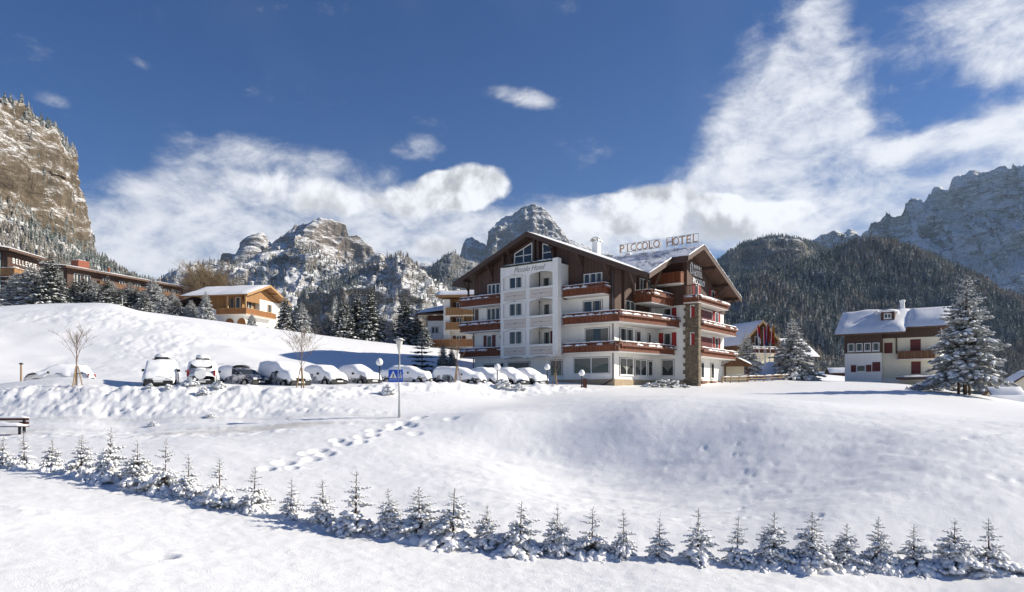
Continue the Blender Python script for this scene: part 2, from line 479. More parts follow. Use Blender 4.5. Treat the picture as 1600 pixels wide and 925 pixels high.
# ------------------------------------------------------------------ the ground: one snow-covered sheet to the horizon
_cp = []
def _p(px, py, d): _cp.append((px, d, (HOR - py) / FPX * d))
def _z(px, d, z): _cp.append((px, d, z))
for a in [(-300, 2.6), (400, 3.2), (1000, 3.7), (1900, 4.1)]: _z(a[0], 4, -a[1]); _z(a[0], 7.5, -a[1] - .05)
for a in [(-200, 940, 9), (0, 925, 10), (400, 930, 11.5), (800, 930, 13), (1200, 928, 14), (1600, 925, 14.2), (1950, 925, 14.5),
          (-250, 715, 26), (20, 728, 24), (100, 737, 23.2), (220, 762, 21.5), (330, 785, 20.3), (450, 808, 19.2), (560, 830, 18.3), (700, 848, 17.6),
          (830, 862, 17.1), (1000, 872, 16.7), (1200, 882, 16.5), (1400, 886, 16.3), (1560, 888, 16.2), (1900, 890, 16.2),
          (0, 800, 16), (250, 852, 14.5), (500, 884, 14.4),
          (800, 768, 23.5), (1000, 806, 21.2), (1300, 806, 19.4), (1000, 733, 28.6), (1300, 729, 24.8), (770, 701, 31.6), (770, 736, 27.0), (1560, 740, 21.8), (1560, 806, 18.8), (1150, 727, 26.8), (880, 724, 30.2), (1800, 770, 20.5),
          (760, 648, 35.5), (1000, 649, 33), (1200, 656, 30), (1400, 670, 27.4), (1600, 697, 24.4), (1900, 720, 23),
          (900, 622, 45), (1200, 626, 46), (1500, 645, 42), (1000, 610, 58), (1250, 604, 67), (1150, 605, 68), (1600, 632, 55), (1500, 615.5, 58),
          (1400, 606, 66), (1320, 597, 76), (1440, 604, 80), (1600, 656, 38), (1900, 660, 45),
          (600, 746, 25), (600, 698, 30), (450, 710, 28), (300, 692, 30), (450, 668, 34), (625, 652, 37), (700, 640, 40), (800, 623, 50), (740, 640, 40),
          (0, 670, 36), (200, 666, 36.5), (400, 657, 37), (0, 692, 31), (150, 690, 30.5), (-250, 672, 36),
          (0, 617, 42), (120, 608, 42), (250, 613, 41.5), (330, 609, 42.5), (472, 613, 43), (620, 606, 48), (714, 603, 52), (780, 606, 54), (868, 607, 56), (910, 608, 57),
          (50, 601, 46), (95, 598, 48), (250, 600, 45), (380, 598, 50), (550, 598, 54), (720, 598, 60), (850, 601, 62), (-250, 605, 46),
          (90, 586, 53), (300, 582, 56), (550, 586, 62), (680, 590, 66),
          (100, 540, 64), (300, 541, 66), (500, 560, 70), (650, 575, 76),
          (-250, 478, 80), (0, 481, 82), (130, 475, 84), (240, 490, 86), (330, 501, 88), (420, 513, 90), (520, 527, 92), (620, 540, 94), (735, 560, 96),
          (-150, 484, 105), (130, 483, 105), (350, 508, 110), (600, 547, 120), (700, 545, 108), (900, 575, 120), (0, 472, 125),
          (1240, 592, 95), (1200, 592, 90)]: _p(*a)
for a in [(1560, 110, -4), (1700, 110, -6), (1300, 150, 4), (1450, 120, 0), (0, 200, 30), (400, 200, 19), (800, 200, 6), (1200, 200, 3), (1700, 200, -4),
          (-200, 260, 42), (400, 260, 24), (800, 260, 6), (1200, 260, 3), (1700, 260, -3)]: _z(*a)
_cp = np.array(_cp, float)
_cu = np.stack([(_cp[:, 0] - 800) / FPX * 1.3, np.log(_cp[:, 1]) * 1.0], 1)
def _tps(r2): return np.where(r2 > 1e-12, 0.5 * r2 * np.log(np.maximum(r2, 1e-12)), 0)
_n = len(_cp)
_A = np.zeros((_n + 3, _n + 3))
_A[:_n, :_n] = _tps(((_cu[:, None] - _cu[None]) ** 2).sum(-1)) + np.eye(_n) * 2e-4
_A[:_n, _n] = 1; _A[:_n, _n + 1:] = _cu; _A[_n:, :_n] = _A[:_n, _n:].T
_w = np.linalg.solve(_A, np.concatenate([_cp[:, 2], [0, 0, 0]]))
def gauss(u, d, px, dep, ru, rd): return np.exp(-(((u - px) / ru) ** 2 + ((d - dep) / rd) ** 2))
FOOT = []
_fr = random.Random(3)
for i in range(19):      # a trodden track from the road corner down to the young trees
    t = i / 18.0
    px = 432 + (668 - 432) * t + _fr.uniform(-11, 11); d = 25.2 + (36.5 - 25.2) * t ** 0.9 + _fr.uniform(-.45, .45)
    FOOT.append(((px - 800) / FPX * d + (.22 if i % 2 else -.22), d, .19 + .14 * _fr.random(), .12 + .16 * (1 - t) * _fr.random() + .05))
for i in range(12):
    t = i / 11.0
    px = 1135 + 40 * math.sin(t * 5) + 60 * t * t; d = 20 + 11 * t
    FOOT.append(((px - 800) / FPX * d + (.12 if i % 2 else -.12), d + _fr.uniform(-.5, .5), .09, .045))
for px, d, r, h in ((1280, 19.6, .12, .05), (1515, 25.5, .2, .05), (1560, 21.5, .22, .06), (1590, 21.2, .2, .05), (245, 13.35, .3, .2), (1100, 29, .12, .05), (1210, 26, .15, .04), (650, 33, .3, .1), (705, 35.5, .3, .12), (870, 41, .4, .1), (910, 43, .4, .1)):
    FOOT.append(((px - 800) / FPX * d, d, r, h))
def height(X, Y, fine=True):
    X = np.asarray(X, float); Y = np.asarray(Y, float); sh = X.shape
    X = X.reshape(-1); Y = Y.reshape(-1)
    Yc = np.clip(Y, 3.5, 260.0); uu = np.clip(X / np.maximum(Y, 3.0), -1.15, 1.05)
    q = np.stack([uu * 1.3, np.log(Yc)], 1)
    z = np.empty(len(X))
    for k in range(0, len(X), 20000):
        d2 = ((q[k:k + 20000, None] - _cu[None]) ** 2).sum(-1)
        z[k:k + 20000] = _tps(d2) @ _w[:_n] + _w[_n] + q[k:k + 20000] @ _w[_n + 1:]
    px = uu * FPX + 800
    z = z * (1 - sstep(Y, 300, 2500)) + (-8) * sstep(Y, 300, 2500)
    # heap of cleared snow right of the hotel, banks and rolls
    z = z + 2.3 * gauss(px, Y, 1205, 90, 34, 5) + .5 * gauss(px, Y, 175, 83, 40, 3)
    z = z + .5 * gauss(px, Y, 90, 44.5, 110, 1.4)
    # edge of the car park: a lumpy plough bank
    edge = np.interp(px, [-300, 120, 250, 330, 472, 620, 714, 780, 868, 960], [42, 42, 41.5, 42.5, 43, 48, 52, 54, 56, 57])
    left = 1 - sstep(px, 880, 960)
    if fine:
        n1 = fbm(X * .9, Y * .9, octv=4, seed=4); n2 = fbm(X * 2.6, Y * 2.2, octv=3, seed=9); n4 = fbm(X * 6.5, Y * 4.5, octv=2, seed=10)
        bank = np.exp(-((Y - edge + .4) / 1.3) ** 2) * left
        z = z + bank * (.30 + .20 * n1 + .09 * n2 + .04 * n4)
        slope = sstep(Y, edge - 5.5, edge - 2.5) * (1 - sstep(Y, edge - .5, edge + .8)) * left
        z = z + slope * (.09 * n1 + .05 * n2 + .04 * n4)
        rut = np.exp(-((Y - 36.4 - (px < 450) * .3) / .35) ** 2) + np.exp(-((Y - 35.0) / .3) ** 2)
        road = (1 - sstep(px, 560, 640))
        z = z - rut * road * (.07 + .05 * n2)
        z = z + np.exp(-((Y - 33.2) / .8) ** 2) * (1 - sstep(px, 380, 560)) * (.05 + .10 * n2 + .08 * n1)
        z = z + np.exp(-((Y - 38.3) / .6) ** 2) * road * (.08 + .14 * n2)
        hill = sstep(Y, edge + 7, edge + 12) * (1 - sstep(Y, 78, 86)) * (1 - sstep(px, 700, 780))
        rough = np.clip(fbm(X * .12, Y * .12, octv=2, seed=31) * 1.6 + .35, 0, 1)
        z = z + hill * (.16 * fbm(X * .22, Y * .3, octv=2, seed=21) + rough * (.12 * fbm(X * 1.5, Y * 1.1, octv=4, seed=23) + .05 * np.maximum(fbm(X * 4.5, Y * 3, octv=2, seed=24), -.1)))
        near = 1 - sstep(Y, 36, 50)
        z = z + near * (.07 * fbm(X * .22 + 3, Y * .45, octv=2, seed=12) + .020 * fbm(X * .75 + .4 * Y, Y * .9, octv=3, seed=14) + .014 * fbm(X * 3.2, Y * 3.2, octv=2, seed=15))
        mid = (1 - left) * sstep(Y, 36, 50) * (1 - sstep(Y, 80, 95))
        z = z + mid * .03 * fbm(X * .4, Y * .25, octv=3, seed=18)
        sl = sstep(Y, 18.5, 21) * (1 - sstep(Y, 27, 33)) * sstep(px, 520, 760)
        z = z + sl * (.08 * fbm(X * .3 - .45 * Y, Y * .8 + .2 * X, octv=3, seed=41) + .02 * fbm(X * 2.2 - .6 * Y, Y * 2.6, octv=2, seed=42))
        z = z + .09 * np.exp(-(((Y - 16.3) / .5) ** 2)) * np.exp(-((px - 60) / 60.0) ** 2) * (1 + n2)
    for fx, fy, r, h in FOOT:
        d2 = (X - fx) ** 2 + (Y - fy) ** 2
        z = z - h * np.exp(-(d2 / r ** 2) ** 1.2) + .16 * h * np.exp(-((np.sqrt(d2) - r * 1.5) / (r * .45)) ** 2)
    return z.reshape(sh)
def ground_z(X, Y): return float(height(np.array([X]), np.array([Y]))[0])

def _snow_ground(nt, b):
    v = co(nt)
    at_ = nt.nodes.new('ShaderNodeAttribute'); at_.attribute_name = 'soil'
    soil = S(nt, at_.outputs['Fac'])
    n1 = noise(nt, v, 0.9, 5.0, 0.55); n2 = noise(nt, v, 6.5, 6.0, 0.7); n3 = noise(nt, v, 42.0, 3.0, 0.6)
    base = mixc(nt, n1, (0.895, 0.895, 0.90), (0.925, 0.925, 0.928))
    k = (soil + (n2 - 0.5) * 1.1).step(0.35, 0.95) * 0.55
    nt.links.new(mixc(nt, k, base, (0.44, 0.38, 0.28)), b.inputs['Base Color'])
    setp(b, 0.5, 0.25)
    ag = nt.nodes.new('ShaderNodeAttribute'); ag.attribute_name = 'grain'
    bump(nt, b, (n1 * 0.3 + n2 * 0.24 + n3 * 0.22) * S(nt, ag.outputs['Fac']), 0.6, 0.16)
M['snow_ground'] = mat('snow_ground', _snow_ground)
def build_ground():
    uc = np.concatenate([np.linspace(-3.2, -.86, 30), np.linspace(-.84, .84, 640), np.linspace(.86, 3.2, 30)])
    dep = np.concatenate([np.geomspace(2.0, 9.0, 24)[:-1], np.geomspace(9.0, 112, 470), np.geomspace(116, 900, 50), np.geomspace(1000, 9000, 12)])
    U, D = np.meshgrid(uc, dep)
    X, Y = U * D, D
    Z = height(X, Y)
    px = U * FPX + 800
    soil = .75 * np.exp(-((Y - 33.4 - (px - 200) * .004) / .9) ** 2) * (1 - sstep(px, 430, 640)) * sstep(px, 120, 260)
    soil = soil + .62 * np.exp(-((Y - 37.3) / .35) ** 2) * (1 - sstep(px, 640, 740)) + .45 * np.exp(-((Y - 35.2) / .5) ** 2) * (1 - sstep(px, 440, 640))
    me = grid_mesh('snow_ground', np.stack([X, Y, Z], -1), M['snow_ground'], True, {'soil': soil, 'grain': 1 - .8 * sstep(Y, 27, 42) * sstep(px, 640, 760) - .35 * sstep(Y, 45, 60) * (1 - sstep(px, 640, 760))})
    tag(link('ground', me), 'rolling snow covered meadow, car park bank and road verge', 'ground', kind='structure')
build_ground()
def build_apron():  # unseen meadow under and behind the camera, added to bounce light onto shaded fronts
    gx, gy = np.meshgrid(np.linspace(-420, 420, 85), np.linspace(-320, 9, 34))
    gz = -4.75 + .25 * fbm(gx * .05, gy * .05, octv=3, seed=77) - .8 * sstep(-gy, 10, 300)
    tag(link('ground', grid_mesh('snow_ground', np.stack([gx, gy, gz], -1), M['snow_ground'], True, {'soil': gz * 0, 'grain': gz * 0 + 1})), 'unseen snow meadow behind the viewer, added for bounced light', 'ground', kind='structure')
build_apron()

# ------------------------------------------------------------------ mountains and forest hills
def rock_mat(name, lo, hi, snow_at, snow_soft, scale, strata=0.0, amount=0.9, bdist=14.0, fine=1.0):
    def f(nt, b):
        v = co(nt); x = xyz(nt, v)
        st = comb(nt, x[0] * 0.6, x[1] * 0.6, x[2] * (1.0 + strata))
        n1 = noise(nt, st, scale, 7.0, 0.62, 0.3); n2 = noise(nt, v, scale * 6.0, 5.0, 0.65); n3 = noise(nt, comb(nt, x[0] * 1.6, x[1] * 1.6, x[2] * 0.25), scale * 3.0, 5.0, 0.6)
        bp = nt.nodes.new('ShaderNodeBump'); bp.inputs['Strength'].default_value = 0.9; bp.inputs['Distance'].default_value = bdist
        h = n1 * 1.2 + n2 * (0.25 * fine) + n3 * 0.5
        nt.links.new(h.s, bp.inputs['Height'])
        nz = xyz(nt, bp.outputs[0])[2]
        k = (nz + (n2 - 0.5) * (0.55 * fine) + (n1 - 0.5) * 0.5).step(snow_at - snow_soft, snow_at + snow_soft) * amount
        rock = mixc(nt, (n1 * 0.7 + n3 * 1.1 - 0.4), lo, hi)
        nt.links.new(mixc(nt, k, rock, (0.88, 0.89, 0.91)), b.inputs['Base Color'])
        nt.links.new(bp.outputs[0], b.inputs['Normal'])
        setp(b, 0.85, 0.1)
    return mat(name, f)
M['cliff'] = rock_mat('tan_limestone', (0.05, 0.042, 0.034), (0.23, 0.18, 0.125), 0.54, 0.12, 0.022, 0.4, 0.9, 10.0)
M['dolomite'] = rock_mat('dolomite_rock', (0.07, 0.063, 0.058), (0.26, 0.21, 0.165), 0.60, 0.07, 0.008, 0.8, 0.95, 34.0, 0.5)
M['peak'] = rock_mat('grey_peak_rock', (0.075, 0.073, 0.073), (0.25, 0.235, 0.22), 0.60, 0.07, 0.007, 0.0, 0.95, 45.0, 0.4)
M['massif'] = rock_mat('grey_massif_rock', (0.035, 0.036, 0.04), (0.12, 0.115, 0.11), 0.21, 0.06, 0.006, 0.3, 1.0, 80.0, 0.35)
M['forest_floor'] = rock_mat('forest_floor', (0.06, 0.06, 0.05), (0.16, 0.145, 0.12), 0.86, 0.16, 0.02, 0.2, 0.6, 6.0)
M['snow_cliff'] = rock_mat('snowy_cliff', (0.06, 0.055, 0.05), (0.21, 0.185, 0.155), 0.50, 0.11, 0.018, 0.5, 0.95, 12.0)

def sheet_hill(name, sky, front, zb, prof, amp, freq, nu, nv, mat_, label, seed, jag=1.0, fdir=None, back=0.35, rid=0.7):
    """a mountain from its ridge line (bearing, height seen, distance); it falls towards the valley over `front` metres"""
    sky = np.array([s[:3] for s in sky], float)
    seglen = np.concatenate([[0], np.cumsum(np.hypot(np.diff((sky[:, 0] - 800) / FPX * sky[:, 2]), np.diff(sky[:, 2])) + 1)])
    u = np.linspace(0, seglen[-1], nu)
    px, py, D = (np.interp(u, seglen, sky[:, i]) for i in range(3))
    X0, Y0, Z0 = (px - 800) / FPX * D, D, (HOR - py) / FPX * D
    Z0 = Z0 + jag * amp * (.2 * fbm(u * freq * 2.5, u * 0, octv=4, seed=seed + 50) + .5 * (ridged(u * freq * 3.5, u * 0 + .5, octv=4, seed=seed + 70, gain=.6) - .5))
    if fdir == 'radial': q_ = np.hypot(X0, Y0); fx, fy = -X0 / q_, -Y0 / q_
    elif fdir is None: fx, fy = np.zeros(nu), -np.ones(nu)
    else:
        fd = np.array(fdir, float); fx = np.interp(u, seglen, fd[:, 0]); fy = np.interp(u, seglen, fd[:, 1])
    pr = np.array(prof, float)
    v = np.linspace(0, 1, nv)
    h, g = np.interp(v, pr[:, 0], pr[:, 1]), np.interp(v, pr[:, 0], pr[:, 2])
    Xf = X0[None] + front * fx[None] * (1 - h[:, None]); Yf = Y0[None] + front * fy[None] * (1 - h[:, None])
    Zf = zb + (Z0[None] - zb) * g[:, None]
    nb = max(3, nv // 12)
    vb = np.linspace(0, 1, nb + 1)[1:, None]
    Xb = X0[None] - front * fx[None] * back * vb; Yb = Y0[None] - front * fy[None] * back * vb; Zb = Z0[None] + (zb - Z0[None]) * vb ** 1.5
    P = np.stack([np.concatenate([Xf, Xb]), np.concatenate([Yf, Yb]), np.concatenate([Zf, Zb])], -1)
    du = np.gradient(P, axis=1); dv = np.gradient(P, axis=0)
    N = np.cross(du, dv); N /= np.linalg.norm(N, axis=-1, keepdims=True) + 1e-9
    if (N[nv // 2, :, 1].mean() > 0): N = -N
    x, y, z = P[..., 0] * freq, P[..., 1] * freq, P[..., 2] * freq
    dsp = rid * (ridged(x, y, z * 0.7, octv=5, seed=seed) - .45) * 2 + (1 - rid) * fbm(x * 1.3, y * 1.3, z * 1.3, octv=5, seed=seed + 5) * 1.4
    tap = np.concatenate([sstep(v, 0, .25) * (1 - .75 * sstep(v, .9, 1.0)), np.full(nb, .3)])[:, None]
    P = P + N * (dsp * amp * tap)[..., None]
    me = grid_mesh(name, P, mat_, True)
    o = tag(link(name, me), label, 'mountain' if 'hill' not in name else 'hill', kind='structure')
    return P[:nv], N[:nv], g

SOFT = [(0, 0, 0), (.5, .5, .42), (1, 1, 1)]
# the tan cliff at the left, with its wooded foot
CL = [(-700, 90, 480), (-300, 118, 600), (-20, 146, 760), (25, 156, 800), (65, 184, 850), (92, 210, 900), (104, 228, 960), (100, 234, 1060), (78, 240, 1300)]
cliff = sheet_hill('rock_cliff', CL, 440, 5, [(0, 0, 0), (.36, .88, .56), (.44, .90, .62), (.62, .92, .77), (.66, .94, .785), (.86, .96, .95), (1, 1, 1)], 30, 1 / 95., 300, 190, M['cliff'],
                   'tall tan cliff with snowy ledges above the wooded slope', 3, 0.5,
                   [(.3, -.95), (.32, -.95), (.36, -.93), (.42, -.9), (.5, -.86), (.62, -.78), (.85, -.53), (1, 0), (1, .3)], rid=.55)
# flat-topped central massif and the ridges before it
mid_m = sheet_hill('mountain', [(240, 470, 3600), (300, 440, 3700), (345, 412, 3800), (385, 396, 3800), (402, 369, 3800), (410, 366, 3800), (424, 380, 3800), (440, 368, 3800), (466, 350, 3850), (490, 345, 3850), (515, 342, 3900), (540, 347, 3950), (546, 366, 3950), (562, 368, 4000),
                   (578, 384, 4000), (592, 398, 4000), (640, 412, 4000), (720, 428, 4000), (800, 450, 4000)], 1700, 60, [(0, 0, 0), (.45, .55, .42), (.62, .86, .62), (.72, .9, .8), (.78, .955, .83), (1, 1, 1)], 120, 1 / 420., 260, 130, M['dolomite'],
                   'flat topped rocky mountain with snow fields behind the wooden chalet', 11, .6)
back_p = sheet_hill('mountain', [(600, 470, 5600), (660, 440, 5700), (695, 420, 5800), (716, 402, 5900), (727, 376, 6000), (737, 370, 6000), (747, 377, 6000), (762, 390, 6000), (767, 374, 6000), (776, 352, 6000), (790, 336, 6000), (812, 326, 6000), (832, 320, 6000), (848, 323, 6000), (858, 333, 6000),
                   (870, 350, 6000), (882, 365, 6000), (893, 377, 6000), (930, 392, 6000), (965, 404, 6000), (1050, 425, 6000), (1150, 455, 6000)], 2400, 80, [(0, 0, 0), (.4, .6, .4), (.7, .87, .7), (1, 1, 1)], 105, 1 / 300., 320, 140, M['peak'],
                   'pointed grey rock peaks rising behind the hotel roof', 17, .9, rid=.9)
massif = sheet_hill('mountain', [(1180, 400, 5600), (1240, 384, 5500), (1280, 374, 5400), (1320, 368, 5300), (1348, 364, 5300), (1362, 345, 5200), (1385, 330, 5200), (1402, 333, 5150), (1412, 317, 5100), (1440, 309, 5050), (1454, 298, 5000), (1470, 288, 5000), (1485, 291, 4950), (1491, 277, 4900), (1512, 270, 4850),
                   (1532, 272, 4800), (1560, 262, 4700), (1580, 258, 4650), (1587, 250, 4600), (1602, 254, 4600), (1680, 240, 4400), (1800, 250, 4200), (2000, 260, 4000)], 2300, 60, [(0, 0, 0), (.35, .5, .3), (.55, .68, .5), (.7, .80, .72), (.8, .9, .8), (1, 1, 1)], 250, 1 / 420., 300, 160, M['massif'],
                   'broad shaded massif with rock bands at the right edge', 23, .7, [(-.35, -.93)] * 23)
foot_l = sheet_hill('foothill', [(200, 480, 2100), (280, 440, 2100), (330, 409, 2150), (352, 412, 2150), (375, 424, 2150), (400, 412, 2150), (430, 398, 2150), (462, 385, 2100), (478, 384, 2100), (500, 394, 2050), (540, 410, 2050), (580, 425, 2000), (640, 445, 2000), (720, 470, 2000)], 900, 30, [(0, 0, 0), (.5, .6, .45), (.7, .78, .72), (1, 1, 1)], 75, 1 / 230., 200, 90, M['snow_cliff'],
                    'wooded rocky spur below the flat topped mountain', 29, .6)
ridge_b = sheet_hill('foothill', [(520, 470, 3000), (600, 440, 3000), (650, 432, 3000), (680, 412, 3000), (695, 398, 3000), (708, 395, 3000), (722, 404, 3000), (745, 414, 3000), (800, 425, 3000), (900, 440, 3000), (1000, 455, 3000)], 1300, 30, SOFT, 70, 1 / 300., 170, 80, M['forest_floor'],
                     'blue wooded ridge left of the hotel roof', 31, .5)
dome = sheet_hill('foothill', [(430, 530, 1250), (480, 492, 1280), (520, 455, 1300), (556, 424, 1320), (582, 409, 1330), (606, 402, 1340), (632, 403, 1350), (650, 412, 1370), (660, 440, 1400), (664, 475, 1450), (668, 510, 1500), (672, 540, 1600)], 420, 5, [(0, 0, 0), (.3, .5, .25), (.85, .85, .9), (1, 1, 1)], 40, 1 / 90., 170, 120, M['snow_cliff'],
                  'rounded snow streaked crag above the spruces', 37, .4, [(.1, -1)] * 6 + [(.2, -.98), (.4, -.9), (.7, -.7), (.9, -.4), (1, -.2), (1, 0)], rid=.8)
hill_b = sheet_hill('wooded_hill', [(p, y + 6, d) for p, y, d in [(1000, 500, 2300), (1080, 440, 2400), (1120, 405, 2500), (1140, 388, 2500), (1165, 373, 2600), (1200, 364, 2600), (1240, 366, 2600), (1270, 374, 2650), (1300, 386, 2700), (1360, 405, 2700), (1450, 420, 2700)]], 1100, 20, SOFT, 60, 1 / 260., 170, 80, M['forest_floor'],
                    'dark wooded hill behind the right hotel gable', 41, .4, 'radial')
hill_r = sheet_hill('wooded_hill', [(p, y + 10, d) for p, y, d in [(880, 600, 980), (1000, 560, 1050), (1080, 500, 1150), (1130, 455, 1200), (1180, 424, 1260), (1240, 406, 1340), (1295, 388, 1420), (1330, 374, 1480), (1352, 368, 1500), (1378, 366, 1500), (1400, 370, 1490), (1450, 393, 1450), (1500, 418, 1400), (1550, 444, 1350), (1600, 470, 1300), (1720, 515, 1250), (1950, 550, 1200)]], 760, -5, SOFT, 38, 1 / 170., 220, 120, M['forest_floor'],
                    'frosted forest hill behind the white house', 43, .3, 'radial')

# ------------------------------------------------------------------ far forests: thousands of low conifers, one mass per slope
def _frost_tree(nt, b):
    oi = nt.nodes.new('ShaderNodeObjectInfo'); r = S(nt, oi.outputs['Random'])
    v = co(nt); n = noise(nt, v, 9.0, 3.0, 0.6)
    ge = nt.nodes.new('ShaderNodeNewGeometry'); nz = xyz(nt, ge.outputs['Normal'])[2]
    k = (nz._m('ABSOLUTE') * 0.5 + n * 0.9 + r * 0.15).step(0.50, 0.96) * 0.75
    pn = noise(nt, oi.outputs['Location'], 0.006, 3.0, 0.6)
    c1 = mixc(nt, (r * 0.4 + (pn - 0.5) * 2.4 + 0.2).step(0.35, 0.6), (0.085, 0.108, 0.095), (0.23, 0.19, 0.14))
    nt.links.new(mixc(nt, k, c1, (0.60, 0.62, 0.63)), b.inputs['Base Color'])
    setp(b, 0.9, 0.05)
M['frost_tree'] = mat('frosted_conifer', _frost_tree)
def low_conifer(seed, slim):
    r_ = random.Random(seed); m = MB()
    m.tube([(0, 0, -.05), (0, 0, .5)], [.018, .01], 4)
    L = 8
    for i in range(L):
        t = i / (L - 1); z = .10 + .82 * t
        rad = slim * (1 - t) ** .85 * r_.uniform(.85, 1.15) + .012
        n = 7; ring = []
        for k in range(2 * n):
            a = 2 * PI * (k + r_.random() * .5) / (2 * n)
            q = rad * ((1.0 if k % 2 == 0 else .52) * r_.uniform(.75, 1.2))
            ring.append((q * math.cos(a), q * math.sin(a), z - (.05 if k % 2 == 0 else .0) * r_.uniform(.6, 1.3)))
        top = (r_.uniform(-.006, .006), r_.uniform(-.006, .006), min(1.0, z + .15))
        m.add([top] + ring, [(0, 1 + k, 1 + (k + 1) % (2 * n)) for k in range(2 * n)])
    return bpy.data.objects.new('conifer_shape', m.mesh('conifer_shape', M['frost_tree']))
PROTO = [low_conifer(1, .17), low_conifer(2, .21), low_conifer(3, .14), low_conifer(4, .24)]
def scatter_group():
    g = bpy.data.node_groups.new('forest_scatter', 'GeometryNodeTree')
    g.interface.new_socket('Geometry', in_out='INPUT', socket_type='NodeSocketGeometry')
    g.interface.new_socket('Geometry', in_out='OUTPUT', socket_type='NodeSocketGeometry')
    N, Lk = g.nodes, g.links
    gi, go = N.new('NodeGroupInput'), N.new('NodeGroupOutput')
    jn = N.new('GeometryNodeJoinGeometry')
    for p in PROTO:
        oi = N.new('GeometryNodeObjectInfo'); oi.inputs['Object'].default_value = p; oi.inputs['As Instance'].default_value = True
        Lk.new(oi.outputs['Geometry'], jn.inputs[0])
    ip = N.new('GeometryNodeInstanceOnPoints'); ip.inputs['Pick Instance'].default_value = True
    def attr(n, t):
        a = N.new('GeometryNodeInputNamedAttribute'); a.data_type = t; a.inputs['Name'].default_value = n
        return a.outputs['Attribute']
    Lk.new(gi.outputs[0], ip.inputs['Points']); Lk.new(jn.outputs[0], ip.inputs['Instance'])
    Lk.new(attr('pick', 'INT'), ip.inputs['Instance Index'])
    Lk.new(attr('turn', 'FLOAT_VECTOR'), ip.inputs['Rotation']); Lk.new(attr('size', 'FLOAT_VECTOR'), ip.inputs['Scale'])
    Lk.new(ip.outputs[0], go.inputs[0])
    return g
SCATTER = scatter_group()
def forest(label, surf, n, keep, hmin, hmax, seed):
    """n trials over a slope; keep(g, x, y, z, bearing) gives the chance of a tree"""
    P, Nn, g = surf; r_ = np.random.default_rng(seed)
    nv, nu = P.shape[:2]
    i = r_.random(n) * (nv - 1.001); j = r_.random(n) * (nu - 1.001)
    a, b_ = i.astype(int), j.astype(int); fi, fj = (i - a)[:, None], (j - b_)[:, None]
    p = (P[a, b_] * (1 - fi) + P[a + 1, b_] * fi) * (1 - fj) + (P[a, b_ + 1] * (1 - fi) + P[a + 1, b_ + 1] * fi) * fj
    dA = np.linalg.norm(np.cross(P[a, b_ + 1] - P[a, b_], P[a + 1, b_] - P[a, b_]), axis=-1)
    gg = np.interp(i / (nv - 1), np.linspace(0, 1, nv), g)
    bear = p[:, 0] / p[:, 1] * FPX + 800
    seen = HOR - p[:, 2] / p[:, 1] * FPX
    ok = r_.random(n) < keep(gg, p, bear, seen) * np.clip(dA / np.percentile(dA, 70), 0.05, 1)
    p = p[ok]; k = len(p)
    me = bpy.data.meshes.new('forest'); me.vertices.add(k); me.vertices.foreach_set('co', (p - np.array([0, 0, .6])).reshape(-1).astype(np.float32))
    s = r_.uniform(hmin, hmax, k) * (0.6 + .4 * r_.random(k)); w = s * r_.uniform(.8, 1.25, k)
    at1 = me.attributes.new('size', 'FLOAT_VECTOR', 'POINT'); at1.data.foreach_set('vector', np.stack([w, w, s], 1).reshape(-1).astype(np.float32))
    at2 = me.attributes.new('turn', 'FLOAT_VECTOR', 'POINT'); at2.data.foreach_set('vector', np.stack([r_.normal(0, .03, k), r_.normal(0, .03, k), r_.random(k) * 6.28], 1).reshape(-1).astype(np.float32))
    at3 = me.attributes.new('pick', 'INT', 'POINT'); at3.data.foreach_set('value', r_.integers(0, 4, k).astype(np.int32))
    o = link('forest', me)
    md = o.modifiers.new('scatter', 'NODES'); md.node_group = SCATTER
    tag(o, label, 'forest', kind='stuff')
    return k
patch = lambda p, f, s: fbm(p[:, 0] * f, p[:, 1] * f, octv=3, seed=s)
nf = []
def k_right(g, p, b, s):
    c = np.clip(.95 + patch(p, .006, 61) * .8, .25, 1)
    c *= 1 - .95 * np.exp(-(((b - 1275) / 26) ** 2 + ((s - 437) / 13) ** 2))
    c *= 1 - .95 * np.exp(-(((b - 1150) / 22) ** 2 + ((s - 485) / 24) ** 2))
    return c
nf.append(forest('frosted conifers covering the hill behind the white house', hill_r, 52000, k_right, 14, 23, 1))
nf.append(forest('dark conifers on the hill behind the right gable', hill_b, 52000, lambda g, p, b, s: np.clip(.8 + patch(p, .006, 62) * 1.4, 0, 1), 13, 20, 2))
nf.append(forest('frosted wood on the slope below the tan cliff', cliff, 60000, lambda g, p, b, s: np.where(g < .52, .95, np.where(g < .62, .25, np.where((g > .95), .3, .006))) * (b > -120) * (b < 330), 10, 17, 3))
nf.append(forest('scattered trees on the rocky spur below the flat topped mountain', foot_l, 24000, lambda g, p, b, s: np.clip(.45 + patch(p, .006, 63) * 1.2 - .3 * g, 0, 1), 14, 22, 4))
nf.append(forest('dark conifers on the ridge left of the hotel', ridge_b, 26000, lambda g, p, b, s: np.clip(.85 + patch(p, .005, 64), 0, 1) * (1 - .7 * (g > .9)), 16, 24, 5))
nf.append(forest('shaded wood left of the snow streaked crag', dome, 22000, lambda g, p, b, s: np.where(b < 560, .9, .16) + .5 * (g > .96), 10, 16, 6))

print('far trees', nf)
